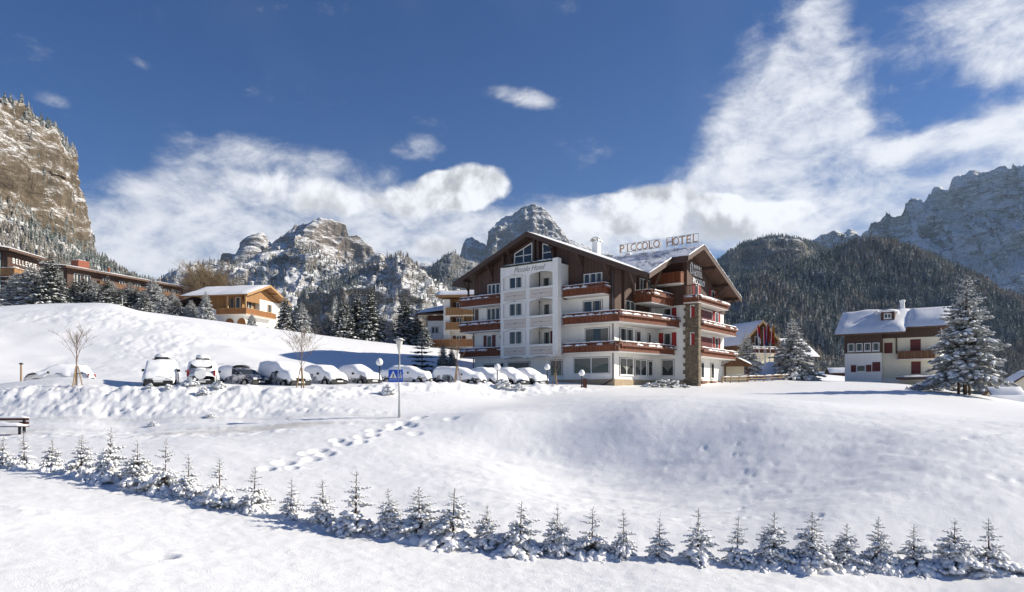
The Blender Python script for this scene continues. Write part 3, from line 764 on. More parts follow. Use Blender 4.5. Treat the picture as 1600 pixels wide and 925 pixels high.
# ------------------------------------------------------------------ the air over the valley
def build_haze():
    m = bpy.data.materials.new('haze'); m.use_nodes = True; nt = m.node_tree; nt.nodes.clear()
    o_ = nt.nodes.new('ShaderNodeOutputMaterial'); pv = nt.nodes.new('ShaderNodeVolumePrincipled')
    pv.inputs['Color'].default_value = (0.52, 0.72, 1.0, 1); pv.inputs['Density'].default_value = 2.8e-5; pv.inputs['Anisotropy'].default_value = 0.2
    nt.links.new(pv.outputs[0], o_.inputs['Volume'])
    b = MB(); b.box(-30000, -400, -70, 30000, 9800, 2050)
    tag(b.build('haze', m), 'thin blue winter haze filling the valley', 'haze', kind='stuff')
build_haze()

# ------------------------------------------------------------------ conifers, bare trees, shrubs
def needle_mat(name, lo, hi, frost):
    def f(nt, b):
        v = co(nt); n = noise(nt, v, 3.0, 4.0, 0.6); n2 = noise(nt, v, 14.0, 3.0, 0.6)
        ge = nt.nodes.new('ShaderNodeNewGeometry')
        nz = xyz(nt, ge.outputs['Normal'])[2]._m('ABSOLUTE')
        base = mixc(nt, n, lo, hi)
        k = (n2 * 0.8 + nz * 0.35).step(0.75 - frost, 1.05 - frost) * min(0.9, frost * 2.2)
        nt.links.new(mixc(nt, k, base, (0.68, 0.69, 0.69)), b.inputs['Base Color'])
        setp(b, 0.8, 0.1)
    return mat(name, f)
M['needle'] = needle_mat('fir_needles', (0.09, 0.085, 0.045), (0.28, 0.235, 0.13), 0.46)
M['needle_dark'] = needle_mat('spruce_needles', (0.022, 0.036, 0.024), (0.075, 0.078, 0.045), 0.25)
M['needle_frost'] = needle_mat('frosted_needles', (0.05, 0.06, 0.045), (0.13, 0.125, 0.085), 0.38)
M['needle_blue'] = needle_mat('blue_spruce_needles', (0.016, 0.026, 0.032), (0.05, 0.065, 0.065), 0.20)
M['bark'] = plain('conifer_bark', (0.10, 0.065, 0.045), 0.9, 0.35, 12.0, 0.4)
M['twig'] = plain('bare_twigs', (0.19, 0.13, 0.085), 0.8, 0.25, 9.0)
M['larch'] = plain('bare_larch_twigs', (0.22, 0.165, 0.10), 0.85, 0.3, 5.0)

def conifer(seed, H, Rb, whorls, per, twigs, snow=0.6, droop=0.25, first=0.06, gapt=0.0, ntri=3, low_snow=0.0, clear=0.0, bare_top=0.0, fat=1.0, wild=0.0, gap=None):
    """tapered trunk, whorls of branches, needle sprays and the snow lying on them: three meshes' worth of shapes"""
    r_ = random.Random(seed)
    tr, nd, sn = MB(), MB(), MB()
    lean = (r_.uniform(-.03, .03) * H, r_.uniform(-.03, .03) * H)
    ax = lambda t: (lean[0] * t * t, lean[1] * t * t)
    tr.tube([(*ax(t), H * t - .25 * (t == 0)) for t in (0, .25, .5, .75, 1.0)], [H * .016 + .012, H * .013 + .008, H * .009 + .006, H * .005 + .004, .004], 6)
    for w in range(whorls):
        t = first + (1 - first - .03) * (w / (whorls - 1)) ** 0.92
        if t < clear or (gap and gap[0] < t < gap[1]): continue
        x0, y0 = ax(t); z0 = H * t; zw = z0
        L0 = Rb * (1 - t) ** .8 * r_.uniform(.82, 1.12) + .05 * H * (.35 + .3 * r_.random()) * (1 - t * .6)
        L0 *= 1 + low_snow * .28 * max(0, 1 - t / .4)
        npb = max(3, int(per * (1 - .45 * t) + r_.random()))
        a0 = r_.random() * 6.28
        for k in range(npb):
            a = a0 + 6.283 * k / npb + r_.uniform(-.28, .28)
            L = L0 * r_.uniform(.72, 1.1)
            if r_.random() < gapt: continue
            z0 = zw + wild * H * r_.uniform(-.5, .5)
            L *= 1 + wild * 4 * r_.uniform(-1, .6)
            up = .55 * t - .12 + r_.uniform(-.1, .1) + (.35 if t > .88 else 0)
            dr = droop * (1.15 - t) * r_.uniform(.7, 1.2)
            ca, sa = math.cos(a), math.sin(a)
            pt = lambda q: Vector((x0 + ca * L * q, y0 + sa * L * q, z0 + L * (up * q - dr * q * q + .25 * dr * q ** 4)))
            tr.tube([pt(0), pt(.5), pt(1)], [.006 * H * (1 - t) + .004, .004 * H * (1 - t) + .003, .002], 3, cap=False)
            nt_ = max(2, int(twigs * (L / (Rb + .01)) + 1.5))
            for j in range(nt_ + 1):
                q = .16 + .84 * (j + r_.uniform(-.2, .2)) / nt_
                q = min(1.0, max(.1, q))
                base = pt(q)
                side = 0 if j == nt_ else (1 if j % 2 else -1)
                tl = L * (.20 + .30 * (1 - q)) * r_.uniform(.75, 1.2) if side else L * .2
                tl = max(tl, .05 * L0)
                ta = a + side * r_.uniform(.6, 1.05)
                d = Vector((math.cos(ta), math.sin(ta), up * .4 - dr * q * .9 - .12 + r_.uniform(-.12, .12))).normalized()
                tip = base + d * tl
                sd = d.cross(Vector((0, 0, 1))).normalized(); upv = sd.cross(d)
                wv = tl * r_.uniform(.20, .30) * fat
                for s_ in range(ntri):
                    th = PI * s_ / ntri + r_.uniform(-.25, .25)
                    o = (sd * math.cos(th) + upv * math.sin(th)) * wv
                    m1 = base.lerp(tip, .35); m2 = base.lerp(tip, .75)
                    nd.add([base, m1 + o, m2 + o * .75, tip, m2 - o * .75, m1 - o], [(0, 1, 2), (0, 2, 3), (0, 3, 4), (0, 4, 5)])
                amt = snow * (1 + low_snow * (1 - t) * 1.6) * (1 if t < .85 else (1 - bare_top))
                if r_.random() < min(1, amt + .1):
                    c = base.lerp(tip, r_.uniform(.45, .7)) + Vector((0, 0, wv * .45))
                    ll = tl * r_.uniform(.42, .62); hh = wv * r_.uniform(.45, .8) * (1 + low_snow * (1 - t) * .9); ww = wv * r_.uniform(.75, 1.1) * (1 + low_snow * (1 - t) * .5)
                    vs = [c - d * ll, c + d * ll]
                    for kk in range(5):
                        aa = 6.283 * kk / 5 + r_.random() * .4
                        vs.append(c + d * r_.uniform(-.2, .2) * ll + sd * math.cos(aa) * ww + Vector((0, 0, 1)) * math.sin(aa) * hh * (1 if math.sin(aa) > 0 else .45))
                    sn.add(vs, [(0, 2 + kk, 2 + (kk + 1) % 5) for kk in range(5)] + [(1, 2 + (kk + 1) % 5, 2 + kk) for kk in range(5)])
    return tr, nd, sn
def conifer_meshes(mn, *a, **k):
    tr, nd, sn = conifer(*a, **k)
    return (tr.mesh('trunk', M['bark'], True), nd.mesh('crown', M[mn], False), sn.mesh('snow', M['snow_fluffy'], True))
def plant_tree(name, meshes, loc, sc=1.0, rz=0.0, sz=None, sink=0.05):
    e = empty(name, (loc[0], loc[1], loc[2] - sink), rz)
    e.scale = (sc, sc, sz or sc)
    for n_, me in zip(('trunk', 'crown', 'snow'), meshes):
        o = link(n_, me, e)
        if n_ != 'trunk': o['kind'] = 'stuff'
    return e

def bare_tree(seed, H, trunk_h, spread, mats, staked=True, thick=1.0, dense=1.0):
    r_ = random.Random(seed); tr = MB(); br = MB(); st = MB()
    tr.tube([(0, 0, -.2), (.02, 0, trunk_h * .5), (0, .02, trunk_h), (0, 0, trunk_h * 1.35), (.03, 0, H * .95)], [.05 * thick, .045 * thick, .04 * thick, .03 * thick, .006], 6)
    def grow(p, d, L, rad, lvl):
        q = p + d * L * .5 + Vector((r_.uniform(-.06, .06) * L, r_.uniform(-.06, .06) * L, .03 * L)); e = p + d * L
        br.tube([p, q, e], [rad, rad * .7, rad * .35], 4 if lvl < 1 else 3, cap=False)
        if lvl >= 3: return
        for k in range(int((5, 4, 3)[lvl] * dense)):
            s = r_.uniform(.25, .95); b = p.lerp(e, s)
            nd_ = (d + Vector((r_.uniform(-1, 1), r_.uniform(-1, 1), r_.uniform(-.15, .45)))).normalized()
            grow(b, nd_, L * r_.uniform(.35, .6), rad * .5, lvl + 1)
    n = int(9 * dense)
    for k in range(n):
        z = trunk_h * .95 + (H - trunk_h) * .62 * k / n
        a = k * 2.4 + r_.uniform(-.3, .3); out = spread * (1 - .5 * k / n)
        d = Vector((math.cos(a) * out, math.sin(a) * out, 1.0)).normalized()
        grow(Vector((0, 0, z)), d, (H - z) * r_.uniform(.7, .95), .020 * thick, 0)
    for k in range(3):
        a = k * 2.09 + .5
        st.tube([(.34 * math.cos(a), .34 * math.sin(a), -.2), (.05 * math.cos(a), .05 * math.sin(a), trunk_h * .93)], .036, 5)
    return tr, br, (st if staked else None)

def shrub(seed, rx, ry, h, snow=.7, n=60):
    r_ = random.Random(seed); nd, sn = MB(), MB()
    for i in range(n):
        a = r_.random() * 6.283; q = math.sqrt(r_.random()); z = h * (1 - q * q) * r_.uniform(.35, 1)
        c = Vector((rx * q * math.cos(a), ry * q * math.sin(a), z))
        for s_ in range(4):
            d = Vector((r_.uniform(-1, 1), r_.uniform(-1, 1), r_.uniform(0, 1.1))).normalized(); L = h * r_.uniform(.25, .5)
            o = d.cross(Vector((r_.random(), r_.random(), r_.random()))).normalized() * L * .18
            nd.add([c, c + d * L * .5 + o, c + d * L, c + d * L * .5 - o], [(0, 1, 2, 3)])
        if r_.random() < snow: sn.lump((c.x, c.y, c.z + h * .16), (h * r_.uniform(.16, .3), h * r_.uniform(.16, .3), h * r_.uniform(.08, .14)), 6, 3, .25, r_)
    return nd, sn
def place_shrub(name, label, loc, seed, rx, ry, h, mn='needle', snow=.7, n=60, group='low shrubs poking out of the snow', cat='shrub'):
    nd, sn = shrub(seed, rx, ry, h, snow, n)
    e = empty(name, (loc[0], loc[1], loc[2] - .04)); tag(e, label, cat, group)
    tag(nd.build('foliage', M[mn], e), kind='stuff'); tag(sn.build('snow', M['snow_fluffy'], e, smooth=True), kind='stuff')
    return e

ORD = ['leftmost', 'second', 'third', 'fourth', 'fifth', 'sixth', 'seventh', 'eighth', 'ninth', 'tenth', 'eleventh', 'twelfth', 'thirteenth', 'fourteenth', 'fifteenth', 'sixteenth', 'seventeenth', 'eighteenth',
       'nineteenth', 'twentieth', 'twenty-first', 'twenty-second', 'twenty-third', 'twenty-fourth', 'twenty-fifth', 'twenty-sixth', 'twenty-seventh', 'twenty-eighth', 'twenty-ninth', 'thirtieth', 'thirty-first', 'thirty-second']
# the row of young firs: (bearing, seen foot, seen top, spread)
SAP = [(-38, 722, 650, 1.1), (4, 722, 664, 1.1), (38, 722, 655, 1), (82, 718, 662, .7), (128, 742, 672, 1), (172, 752, 658, 1), (215, 762, 682, 1), (258, 768, 672, .8), (295, 783, 706, .9), (343, 790, 710, 1.1), (397, 806, 730, 1.2), (455, 818, 744, 1), (505, 822, 741, 1),
       (556, 834, 726, 1.25), (608, 834, 752, .9), (655, 848, 757, 1.2), (708, 852, 755, 1.3), (760, 850, 776, 1), (813, 862, 776, 1.25), (870, 862, 778, .9), (925, 862, 776, 1), (975, 866, 782, .9), (1030, 872, 792, .9),
       (1090, 875, 780, 1), (1152, 878, 793, 1), (1208, 883, 790, 1.05), (1268, 880, 786, 1.1), (1322, 880, 806, 1), (1372, 880, 790, .8), (1428, 886, 808, 1), (1490, 888, 800, 1.15), (1545, 885, 796, 1)]
def rowdepth(px): return float(np.interp(px, [20, 100, 220, 330, 450, 560, 700, 830, 1000, 1200, 1400, 1560], [24, 23.2, 21.5, 20.3, 19.2, 18.3, 17.6, 17.1, 16.7, 16.5, 16.3, 16.2]))
def build_saplings():
    var = []
    for i in range(9):
        var.append(conifer_meshes('needle', 100 + i, 1.7, .60 + .08 * (i % 4), 12 + i % 4, 8, 8, snow=.9, droop=.20 + .05 * (i % 3), first=.0, gapt=.16, ntri=3, low_snow=1.5, bare_top=.3, fat=1.15, wild=.07, gap=(None, (.5, .58), None, None, None, (.56, .64), None, None, (.36, .43))[i]))
    r_ = random.Random(12)
    for i, (px, fy, ty, sp) in enumerate(SAP):
        d = rowdepth(px); loc = at(px, d)
        H = (fy - ty) / FPX * d * .88 + .04
        e = plant_tree('young_fir', var[(i * 4 + i // 9) % 9], loc, H / 1.7 * sp * r_.uniform(.85, 1.12), r_.random() * 6.28, H / 1.7)
        w = 'leftmost' if i == 0 else ('rightmost' if i == len(SAP) - 1 else ORD[i] + ' from the left')
        tag(e, 'snow laden young fir, %s in the foreground row' % w, 'fir tree', 'young firs planted in a row')
        m = MB()
        for k in range(9):
            a = r_.random() * 6.28; q = r_.uniform(.05, .5)
            m.lump((q * math.cos(a), q * math.sin(a) * .8, .0 + r_.random() * .08), (r_.uniform(.16, .34), r_.uniform(.16, .30), r_.uniform(.06, .13)), 9, 5, .28, r_)
        tag(m.build('snow_mound', M['snow'], e, smooth=True), kind='stuff')
build_saplings()
MID = [conifer_meshes('needle_dark', 200 + i, 9.0, (2.1, 2.5, 1.8, 2.9)[i], (26, 25, 28, 24)[i], 11, 8, snow=.30, droop=.42, first=.03, gapt=.05, ntri=3, fat=1.5) for i in range(4)]
MIDF = [conifer_meshes('needle_frost', 220 + i, 8.0, (2.0, 2.6)[i], 24, 11, 8, snow=.42, droop=.38, first=.02, gapt=.05, ntri=3, fat=1.5) for i in range(2)]
# middle distance: (bearing, distance, seen foot, seen top, width factor, kind, label)
MIDT = [(28, 104, 473, 424, 1.5, 'f', 'frosted spruce standing left in the clump before the wooden hotel with the name sign'),
        (50, 102, 474, 412, 1.6, 'f', 'broad frosted spruce directly below the wooden hotel roof end'),
        (80, 100, 474, 391, 1.1, 'd', 'tallest dark spruce beside the wooden hotel at far left'),
        (103, 103, 474, 445, 1.0, 'f', 'small snowy spruce just right of the tallest far left spruce'),
        (128, 104, 474, 426, 1.2, 'd', 'olive green spruce before the left end of the long brown building'),
        (150, 105, 475, 436, 1.2, 'f', 'frosted spruce below the brick chimney of the long brown building'),
        (166, 103, 477, 428, 1.2, 'd', 'dark spruce before the middle of the long brown building'),
        (187, 104, 478, 450, 1.5, 'd', 'stubby spruce next to the small post on the snow ridge'),
        (203, 108, 478, 440, 1.6, 'f', 'bushy frosted pine before the balcony of the long brown building'),
        (226, 98, 487, 452, 1.0, 'd', 'snow topped little spruce right of the small ridge post'),
        (240, 106, 484, 432, 1.3, 'f', 'frosted spruce under the right part of the long brown roof'),
        (258, 96, 492, 462, 1.4, 'f', 'low frosted spruce left of the chalet lean-to'),
        (276, 96, 494, 464, 1.3, 'd', 'low dark spruce at the left foot of the wooden chalet'),
        (298, 97, 497, 468, 1.1, 'f', 'small frosted fir before the chalet terrace'),
        (322, 96, 500, 453, 1.05, 'f', 'frosted fir in front of the wooden chalet wall'),
        (393, 98, 507, 488, 1.3, 'f', 'tiny frosted bush tree below the chalet balcony'),
        (447, 100, 514, 456, 1.1, 'd', 'dark spruce right beside the chalet gable'),
        (472, 101, 517, 473, 1.1, 'f', 'snowy spruce second to the right of the chalet'),
        (492, 104, 520, 490, 1.5, 'f', 'low bushy spruce behind the snow slope, left of the tall dark pair'),
        (513, 106, 521, 486, 1.4, 'f', 'grey frosted spruce left of the olive green spruce on the slope edge'),
        (537, 104, 524, 458, 1.2, 'd', 'olive green spruce on the slope edge, left of the tallest one'),
        (560, 110, 527, 450, 1.0, 'd', 'slim spruce just left of the tallest spruce on the slope edge'),
        (579, 106, 528, 442, 1.05, 'd', 'tallest dark spruce on the slope edge before the crag'),
        (598, 108, 531, 488, 1.3, 'f', 'low spruce right of the tallest slope edge spruce'),
        (632, 112, 535, 455, 1.0, 'd', 'tall olive spruce before the right end of the crag'),
        (652, 114, 538, 484, 1.0, 'd', 'spruce left of the small white house roof'),
        (613, 109, 532, 505, 1.3, 'd', 'small shaded spruce below the tall olive spruce'),
        (664, 104, 541, 507, 1.2, 'd', 'short spruce below the small white house'),
        (63, 106, 474, 420, 1.2, 'd', 'dark spruce just left of the tallest far left spruce'),
        (116, 106, 474, 434, 1.1, 'd', 'small dark spruce below the left end of the long brown roof'),
        (140, 107, 475, 432, 1.1, 'd', 'pointed spruce right of the olive green one before the long brown building'),
        (178, 107, 477, 438, 1.1, 'f', 'frosted spruce between the dark and the stubby one on the ridge'),
        (214, 107, 481, 446, 1.1, 'd', 'dark spruce just left of the snow topped little spruce'),
        (252, 108, 488, 446, 1.0, 'd', 'dark spruce below the right end of the long brown roof'),
        (270, 110, 490, 450, 1.0, 'f', 'pale spruce left of the chalet lean-to roof'),
        (660, 72, 588, 512, 1.0, 'b', 'blue black spruce standing behind the parked cars'),
        (692, 76, 579, 533, 1.0, 'd', 'droopy green spruce right of the blue black spruce'),
        (706, 80, 575, 540, 1.0, 'd', 'narrow spruce next to the hotel left corner'),
        (1167, 84, 598, 516, 1.15, 'f', 'frosted spruce at the right end of the hotel by the timber kiosk'),
        (1241, 84, 590, 498, 1.15, 'f', 'tall frosted spruce before the pale building with the snow roof')]
def build_mid():
    r_ = random.Random(5)
    blue = [conifer_meshes('needle_blue', 240, 5.5, 1.75, 12, 9, 8, snow=.75, droop=.22, first=.05, gapt=.03, ntri=2)]
    for i, (px, d, fy, ty, wf, kd, lb) in enumerate(MIDT):
        X = (px - 800) / FPX * d
        zf = min(ground_z(X, d), (HOR - fy) / FPX * d)
        zt = (HOR - ty) / FPX * d
        H = zt - zf
        wf *= 1.45 if px < 300 else 1.12
        ms, h0 = {'d': (MID[i % 4], 9.0), 'f': (MIDF[i % 2], 8.0), 'b': (blue[0], 5.5)}[kd]
        e = plant_tree('spruce_tree', ms, (X, d, zf), H / h0 * wf, r_.random() * 6.28, H / h0)
        tag(e, lb, 'spruce tree', 'spruces in the middle distance')
build_mid()
def build_big():
    ms = conifer_meshes('needle_frost', 300, 10.6, 3.35, 30, 10, 11, snow=.52, droop=.30, first=.10, gapt=.10, ntri=3, clear=.13, fat=1.15, wild=.03)
    loc = at(1508, 58)
    e = plant_tree('spruce_tree', ms, loc, 1.0, .4, (HOR - 428) / FPX * 58 / 10.6 - loc[2] / 10.6 + .01)
    tag(e, 'large frost covered spruce standing before the white house', 'spruce tree')
    m = MB()
    for dx_, dy_, r0 in ((-.55, .2, .10), (.35, -.15, .11), (-.2, .5, .08), (.62, .35, .07)):
        m.tube([(dx_, dy_, -.4), (dx_ * .9, dy_ * .9, 1.6), (dx_ * .5, dy_ * .5, 4.2)], [r0, r0 * .85, r0 * .5], 7)
    m.build('trunk', M['bark'], e, smooth=True)
build_big()
# bare saplings tied to stakes along the car park edge, and larches behind the chalet
BARE = [(120, 42.3, 513, 'leafless staked tree in front of the leftmost parked car'), (471, 43.2, 515, 'leafless staked tree between the second and third group of parked cars'),
        (714, 52, 530, 'slender leafless staked tree before the snowed in estate car'), (868, 55.5, 545, 'small leafless staked tree before the hotel facade')]
for i, (px, d, ty, lb) in enumerate(BARE):
    loc = at(px, d); H = (HOR - ty) / FPX * d - loc[2]
    tr, br, st = bare_tree(400 + i, H, H * (.36 if i else .42), .6, None, True, .8, (1.0, 1.3, .9, .7)[i])
    e = empty('staked_tree', loc, rng.random() * 6); tag(e, lb, 'tree', 'young trees tied to wooden stakes')
    tr.build('trunk', M['twig'], e, smooth=True); tag(br.build('branches', M['twig'], e, smooth=True), kind='stuff')
    for k in range(3):
        a = k * 2.09 + .5; s_ = MB(); th = H * .36
        s_.tube([(.34 * math.cos(a), .34 * math.sin(a), -.2), (.06 * math.cos(a), .06 * math.sin(a), th * .95)], .036, 5)
        s_.build('stake', M['wood_post'], e)
for i, (px, d, H, lb) in enumerate([(318, 150, 12.6, 'bare brown larch behind the left part of the chalet roof'), (340, 152, 11.4, 'bare brown larch behind the middle of the chalet roof'), (303, 156, 9.5, 'small bare larch behind the left end of the chalet')]):
    X = (px - 800) / FPX * d; z = ground_z(X, d)
    tr, br, _ = bare_tree(430 + i, H, H * .25, .75, None, False, 2.6, 2.2)
    e = empty('larch_tree', (X, d, z - .3)); tag(e, lb, 'larch tree', 'larches behind the chalet')
    tr.build('trunk', M['larch'], e, smooth=True); tag(br.build('branches', M['larch'], e, smooth=True), kind='stuff')
for i, (px, d, rx, h, lb) in enumerate([(234, 41.2, .22, .3, 'leftmost tiny shrub below the car with the roof box'), (263, 41.2, .22, .3, 'second tiny shrub below the car with the roof box'), (297, 42, .5, .55, 'snow capped shrub left below the off-roader'), (318, 40.9, .42, .45, 'low shrub lower on the bank below the off-roader'),
                                   (341, 41.8, .4, .45, 'shrub on the bank below the dark blue car'), (606, 44.5, .5, .62, 'yellow green shrub on the bank left of the street lamp'), (786, 53, .6, .6, 'shrub beside the lamp post near the hotel'), (811, 53, .55, .5, 'shrub right of the lamp post near the hotel'),
                                   (330, 37.4, .35, .22, 'dry tuft at the road edge in the left middle'), (240, 36.2, .3, .25, 'dry tuft on the road verge at left')]):
    place_shrub('shrub', lb, at(px, d), 500 + i, rx, rx * .8, h)
place_shrub('shrub', 'wide low snow covered shrub at the foot of the hotel side wall', at(1040, 65.5), 520, 2.3, .8, .75, 'needle_dark', .9, 90)
place_shrub('hedge', 'tangled snow covered hedge left of the big spruce trunk', at(1470, 62), 521, 3.0, 1.2, 1.1, 'needle_dark', .85, 110, cat='hedge')
place_shrub('shrub', 'snowy shrub at the right foot of the cleared snow heap', at(1236, 82), 522, 1.2, .7, 1.0, 'needle', .8, 50)

# ------------------------------------------------------------------ building kit
class Face:
    """a wall plane: u runs along the wall, w points outward, z is up"""
    def __init__(s, o, r, n): s.o, s.r, s.n = o, r, n
    def p(s, u, w, z): return (s.o[0] + s.r[0] * u + s.n[0] * w, s.o[1] + s.r[1] * u + s.n[1] * w, z)
    def box(s, m, u0, u1, w0, w1, z0, z1, mi=0):
        c = [s.p(u, w, z) for z in (z0, z1) for (u, w) in ((u0, w0), (u1, w0), (u1, w1), (u0, w1))]
        return m.add(c, [(0, 3, 2, 1), (4, 5, 6, 7), (0, 1, 5, 4), (1, 2, 6, 5), (2, 3, 7, 6), (3, 0, 4, 7)], mi)
def window(parent, f, u0, u1, z0, z1, n=2, shut='', trim='frame_brown', sm='shutter', curt=0, w=0.0, name='window', sill=True, frame='frame', t=.07):
    m = MB()
    if trim: f.box(m, u0 - .05, u1 + .05, w, w + .035, z0 - .05, z1 + .05, 1)
    wd = (u1 - u0)
    f.box(m, u0, u0 + t, w + .02, w + .075, z0, z1); f.box(m, u1 - t, u1, w + .02, w + .075, z0, z1)
    f.box(m, u0 + t, u1 - t, w + .02, w + .075, z0, z0 + t); f.box(m, u0 + t, u1 - t, w + .02, w + .075, z1 - t, z1)
    for k in range(1, n):
        uc = u0 + wd * k / n
        f.box(m, uc - t * .6, uc + t * .6, w + .02, w + .07, z0 + t, z1 - t)
    if sill: f.box(m, u0 - .06, u1 + .06, w, w + .13, z0 - .09, z0 - .02)
    o = m.build(name, [M[frame], M['frame_brown']], parent)
    for k in range(n):
        a, b = u0 + wd * k / n + t * .6, u0 + wd * (k + 1) / n - t * .6
        g = MB(); f.box(g, a, b, w + .036, w + .045, z0 + t, z1 - t); g.build('pane', M['glass'], o)
        if not curt and (b - a) > .3 and t < .1:
            c = MB(); cw = (b - a) * (.22 + .12 * ((k * 7 + int(z0 * 3 + u0 * 5)) % 3) / 2)
            f.box(c, a + .01, a + cw, w + .046, w + .05, z0 + t, z1 - t)
            if (int(z0 * 7 + u0 * 3) + k) % 3 != 0: f.box(c, b - cw, b - .01, w + .046, w + .05, z0 + t, z1 - t)
            c.build('curtain', M['curtain'], o)
        if curt:
            c = MB(); hgt = z1 - z0; q = MB()
            N_ = 8; pts = []
            for i in range(N_ + 1):
                x = a + (b - a) * i / N_
                s_ = abs(i / N_ - (1 if k % 2 == 0 else 0)) if n > 1 else abs(i / N_ - .5) * 2
                pts.append((x, z1 - t - hgt * (.34 + .36 * (1 - s_) ** 1.5)))
            for i in range(N_):
                c.add([f.p(pts[i][0], w + .05, pts[i][1]), f.p(pts[i + 1][0], w + .05, pts[i + 1][1]), f.p(pts[i + 1][0], w + .05, z1 - t), f.p(pts[i][0], w + .05, z1 - t)], [(0, 1, 2, 3)])
            c.build('curtain', M['curtain'], o)
    sw = min(.62, wd / 2 + .08)
    for sd in shut:
        s_ = MB()
        if sd == 'l': f.box(s_, u0 - .06 - sw, u0 - .06, w + .01, w + .06, z0 - .03, z1 + .03)
        else: f.box(s_, u1 + .06, u1 + .06 + sw, w + .01, w + .06, z0 - .03, z1 + .03)
        s_.build('shutter', M[sm], o)
    return o
def slab(poly, zf, th, mb, mi=0):
    top = [(x, y, zf(x, y)) for x, y in poly]; n = len(poly)
    bot = [(x, y, z - th) for x, y, z in top]
    return mb.add(top + bot, [tuple(range(n)), tuple(range(n, 2 * n))[::-1]] + [(i, n + i, n + (i + 1) % n, (i + 1) % n) for i in range(n)], mi)
def snow_roof(poly, zf, th, mat_, parent, name='snow', res=.7, inset=.0, lump=.05, seed=3):
    """a cushion of snow over a sloping quad (corners in order), rounded at its rim"""
    A_, B_, C_, D_ = [Vector((p[0], p[1], 0)) for p in poly]
    nu = max(4, int((B_ - A_).length / res)); nv = max(4, int((D_ - A_).length / res))
    P = np.zeros((nv + 1, nu + 1, 3))
    for j in range(nv + 1):
        for i in range(nu + 1):
            u, v = i / nu, j / nv
            p = A_.lerp(B_, u).lerp(D_.lerp(C_, u), v)
            e = min(i, nu - i, j, nv - j)
            P[j, i] = (p.x, p.y, zf(p.x, p.y) + (.012 if e == 0 else th * (.75 if e == 1 else 1)))
    P[1:-1, 1:-1, 2] += lump * fbm(P[1:-1, 1:-1, 0] * .5, P[1:-1, 1:-1, 1] * .5, octv=3, seed=seed)
    return link(name, grid_mesh(name, P, mat_, True), parent)
def balcony(parent, path, z0, z1, floor, wood='balcony_wood', box=True, snow=True, soffit='plaster', fl_h=.14, seed=1, out=1, cap='box_wood'):
    """path: outer line; floor: polygon of the slab"""
    r_ = random.Random(seed)
    m = MB(); bx, sn, gr = MB(), MB(), MB()
    for (a, b) in zip(path[:-1], path[1:]):
        a3, b3 = Vector((a[0], a[1], 0)), Vector((b[0], b[1], 0)); d = (b3 - a3).normalized(); nrm = Vector((d.y, -d.x, 0)) * out
        L = (b3 - a3).length
        lo = z0 + fl_h * .3; hi = z1 - .07
        n = max(2, int(L / .34))
        for i in range(n):      # broad upright boards with narrow gaps
            s0, s1 = a3 + d * (L * i / n + .012), a3 + d * (L * (i + 1) / n - .012)
            m.add([s0 + nrm * .03 + Vector((0, 0, lo)), s1 + nrm * .03 + Vector((0, 0, lo)), s1 + nrm * .03 + Vector((0, 0, hi)), s0 + nrm * .03 + Vector((0, 0, hi)),
                   s0 + Vector((0, 0, lo)), s1 + Vector((0, 0, lo)), s1 + Vector((0, 0, hi)), s0 + Vector((0, 0, hi))], [(0, 1, 2, 3), (7, 6, 5, 4), (0, 4, 5, 1), (1, 5, 6, 2), (2, 6, 7, 3), (3, 7, 4, 0)])
        m.beam(a3 + Vector((0, 0, hi + .035)) + nrm * .02, b3 + Vector((0, 0, hi + .035)) + nrm * .02, .14, .07, 1)
        m.beam(a3 + Vector((0, 0, lo + .06)) + nrm * .05, b3 + Vector((0, 0, lo + .06)) + nrm * .05, .05, .12, 1)
        if box:
            c0, c1 = a3 + d * .08 + nrm * .17, b3 - d * .08 + nrm * .17
            zc = z0 + (z1 - z0) * .62
            bx.beam(c0 + Vector((0, 0, zc)), c1 + Vector((0, 0, zc)), .22, .2)
            for i in range(int(L / .16)):      # dry trailing plants
                p = c0.lerp(c1, r_.random()) + nrm * r_.uniform(-.1, .13) + Vector((0, 0, zc + .1 + r_.uniform(-.03, .1)))
                q = Vector((r_.uniform(-.12, .12), r_.uniform(-.12, .12), r_.uniform(-.16, .14)))
                gr.add([p, p + q + Vector((.05, .03, 0)), p + q * 1.3, p + q - Vector((.05, .03, 0))], [(0, 1, 2, 3)])
            if snow:
                s = 0.0
                while s < L - .3:
                    l = r_.uniform(.5, 1.6)
                    if r_.random() < .82: sn.snow_strip(c0 + d * s + Vector((0, 0, zc + .1)), c0 + d * min(s + l, L - .16) + Vector((0, 0, zc + .1)), .24, .14, .25, r_, .06)
                    s += l + r_.uniform(0, .25)
        if snow: sn.snow_strip(a3 + Vector((0, 0, z1)) + nrm * .02, b3 + Vector((0, 0, z1)) + nrm * .02, .16, .09, .4, r_)
    o = m.build('balcony', [M[wood], M[cap]], parent)
    if floor:
        s_ = MB(); s_.prism([(x, y, z0 - .04) for x, y in floor], (0, 0, fl_h + .04)); s_.build('floor_slab', M[soffit], o)
    if box:
        bx.build('flower_box', M['box_wood'], o)
        tag(gr.build('dry_plants', M['needle'], o), kind='stuff')
    if snow: tag(sn.build('snow', M['snow'], o, smooth=True), kind='stuff')
    return o
def arch_top(u0, u1, zs, rise, n=8):
    """points of a flat arch from (u0, zs) to (u1, zs)"""
    return [(u0 + (u1 - u0) * i / n, zs + rise * (1 - (2 * i / n - 1) ** 2)) for i in range(n + 1)]
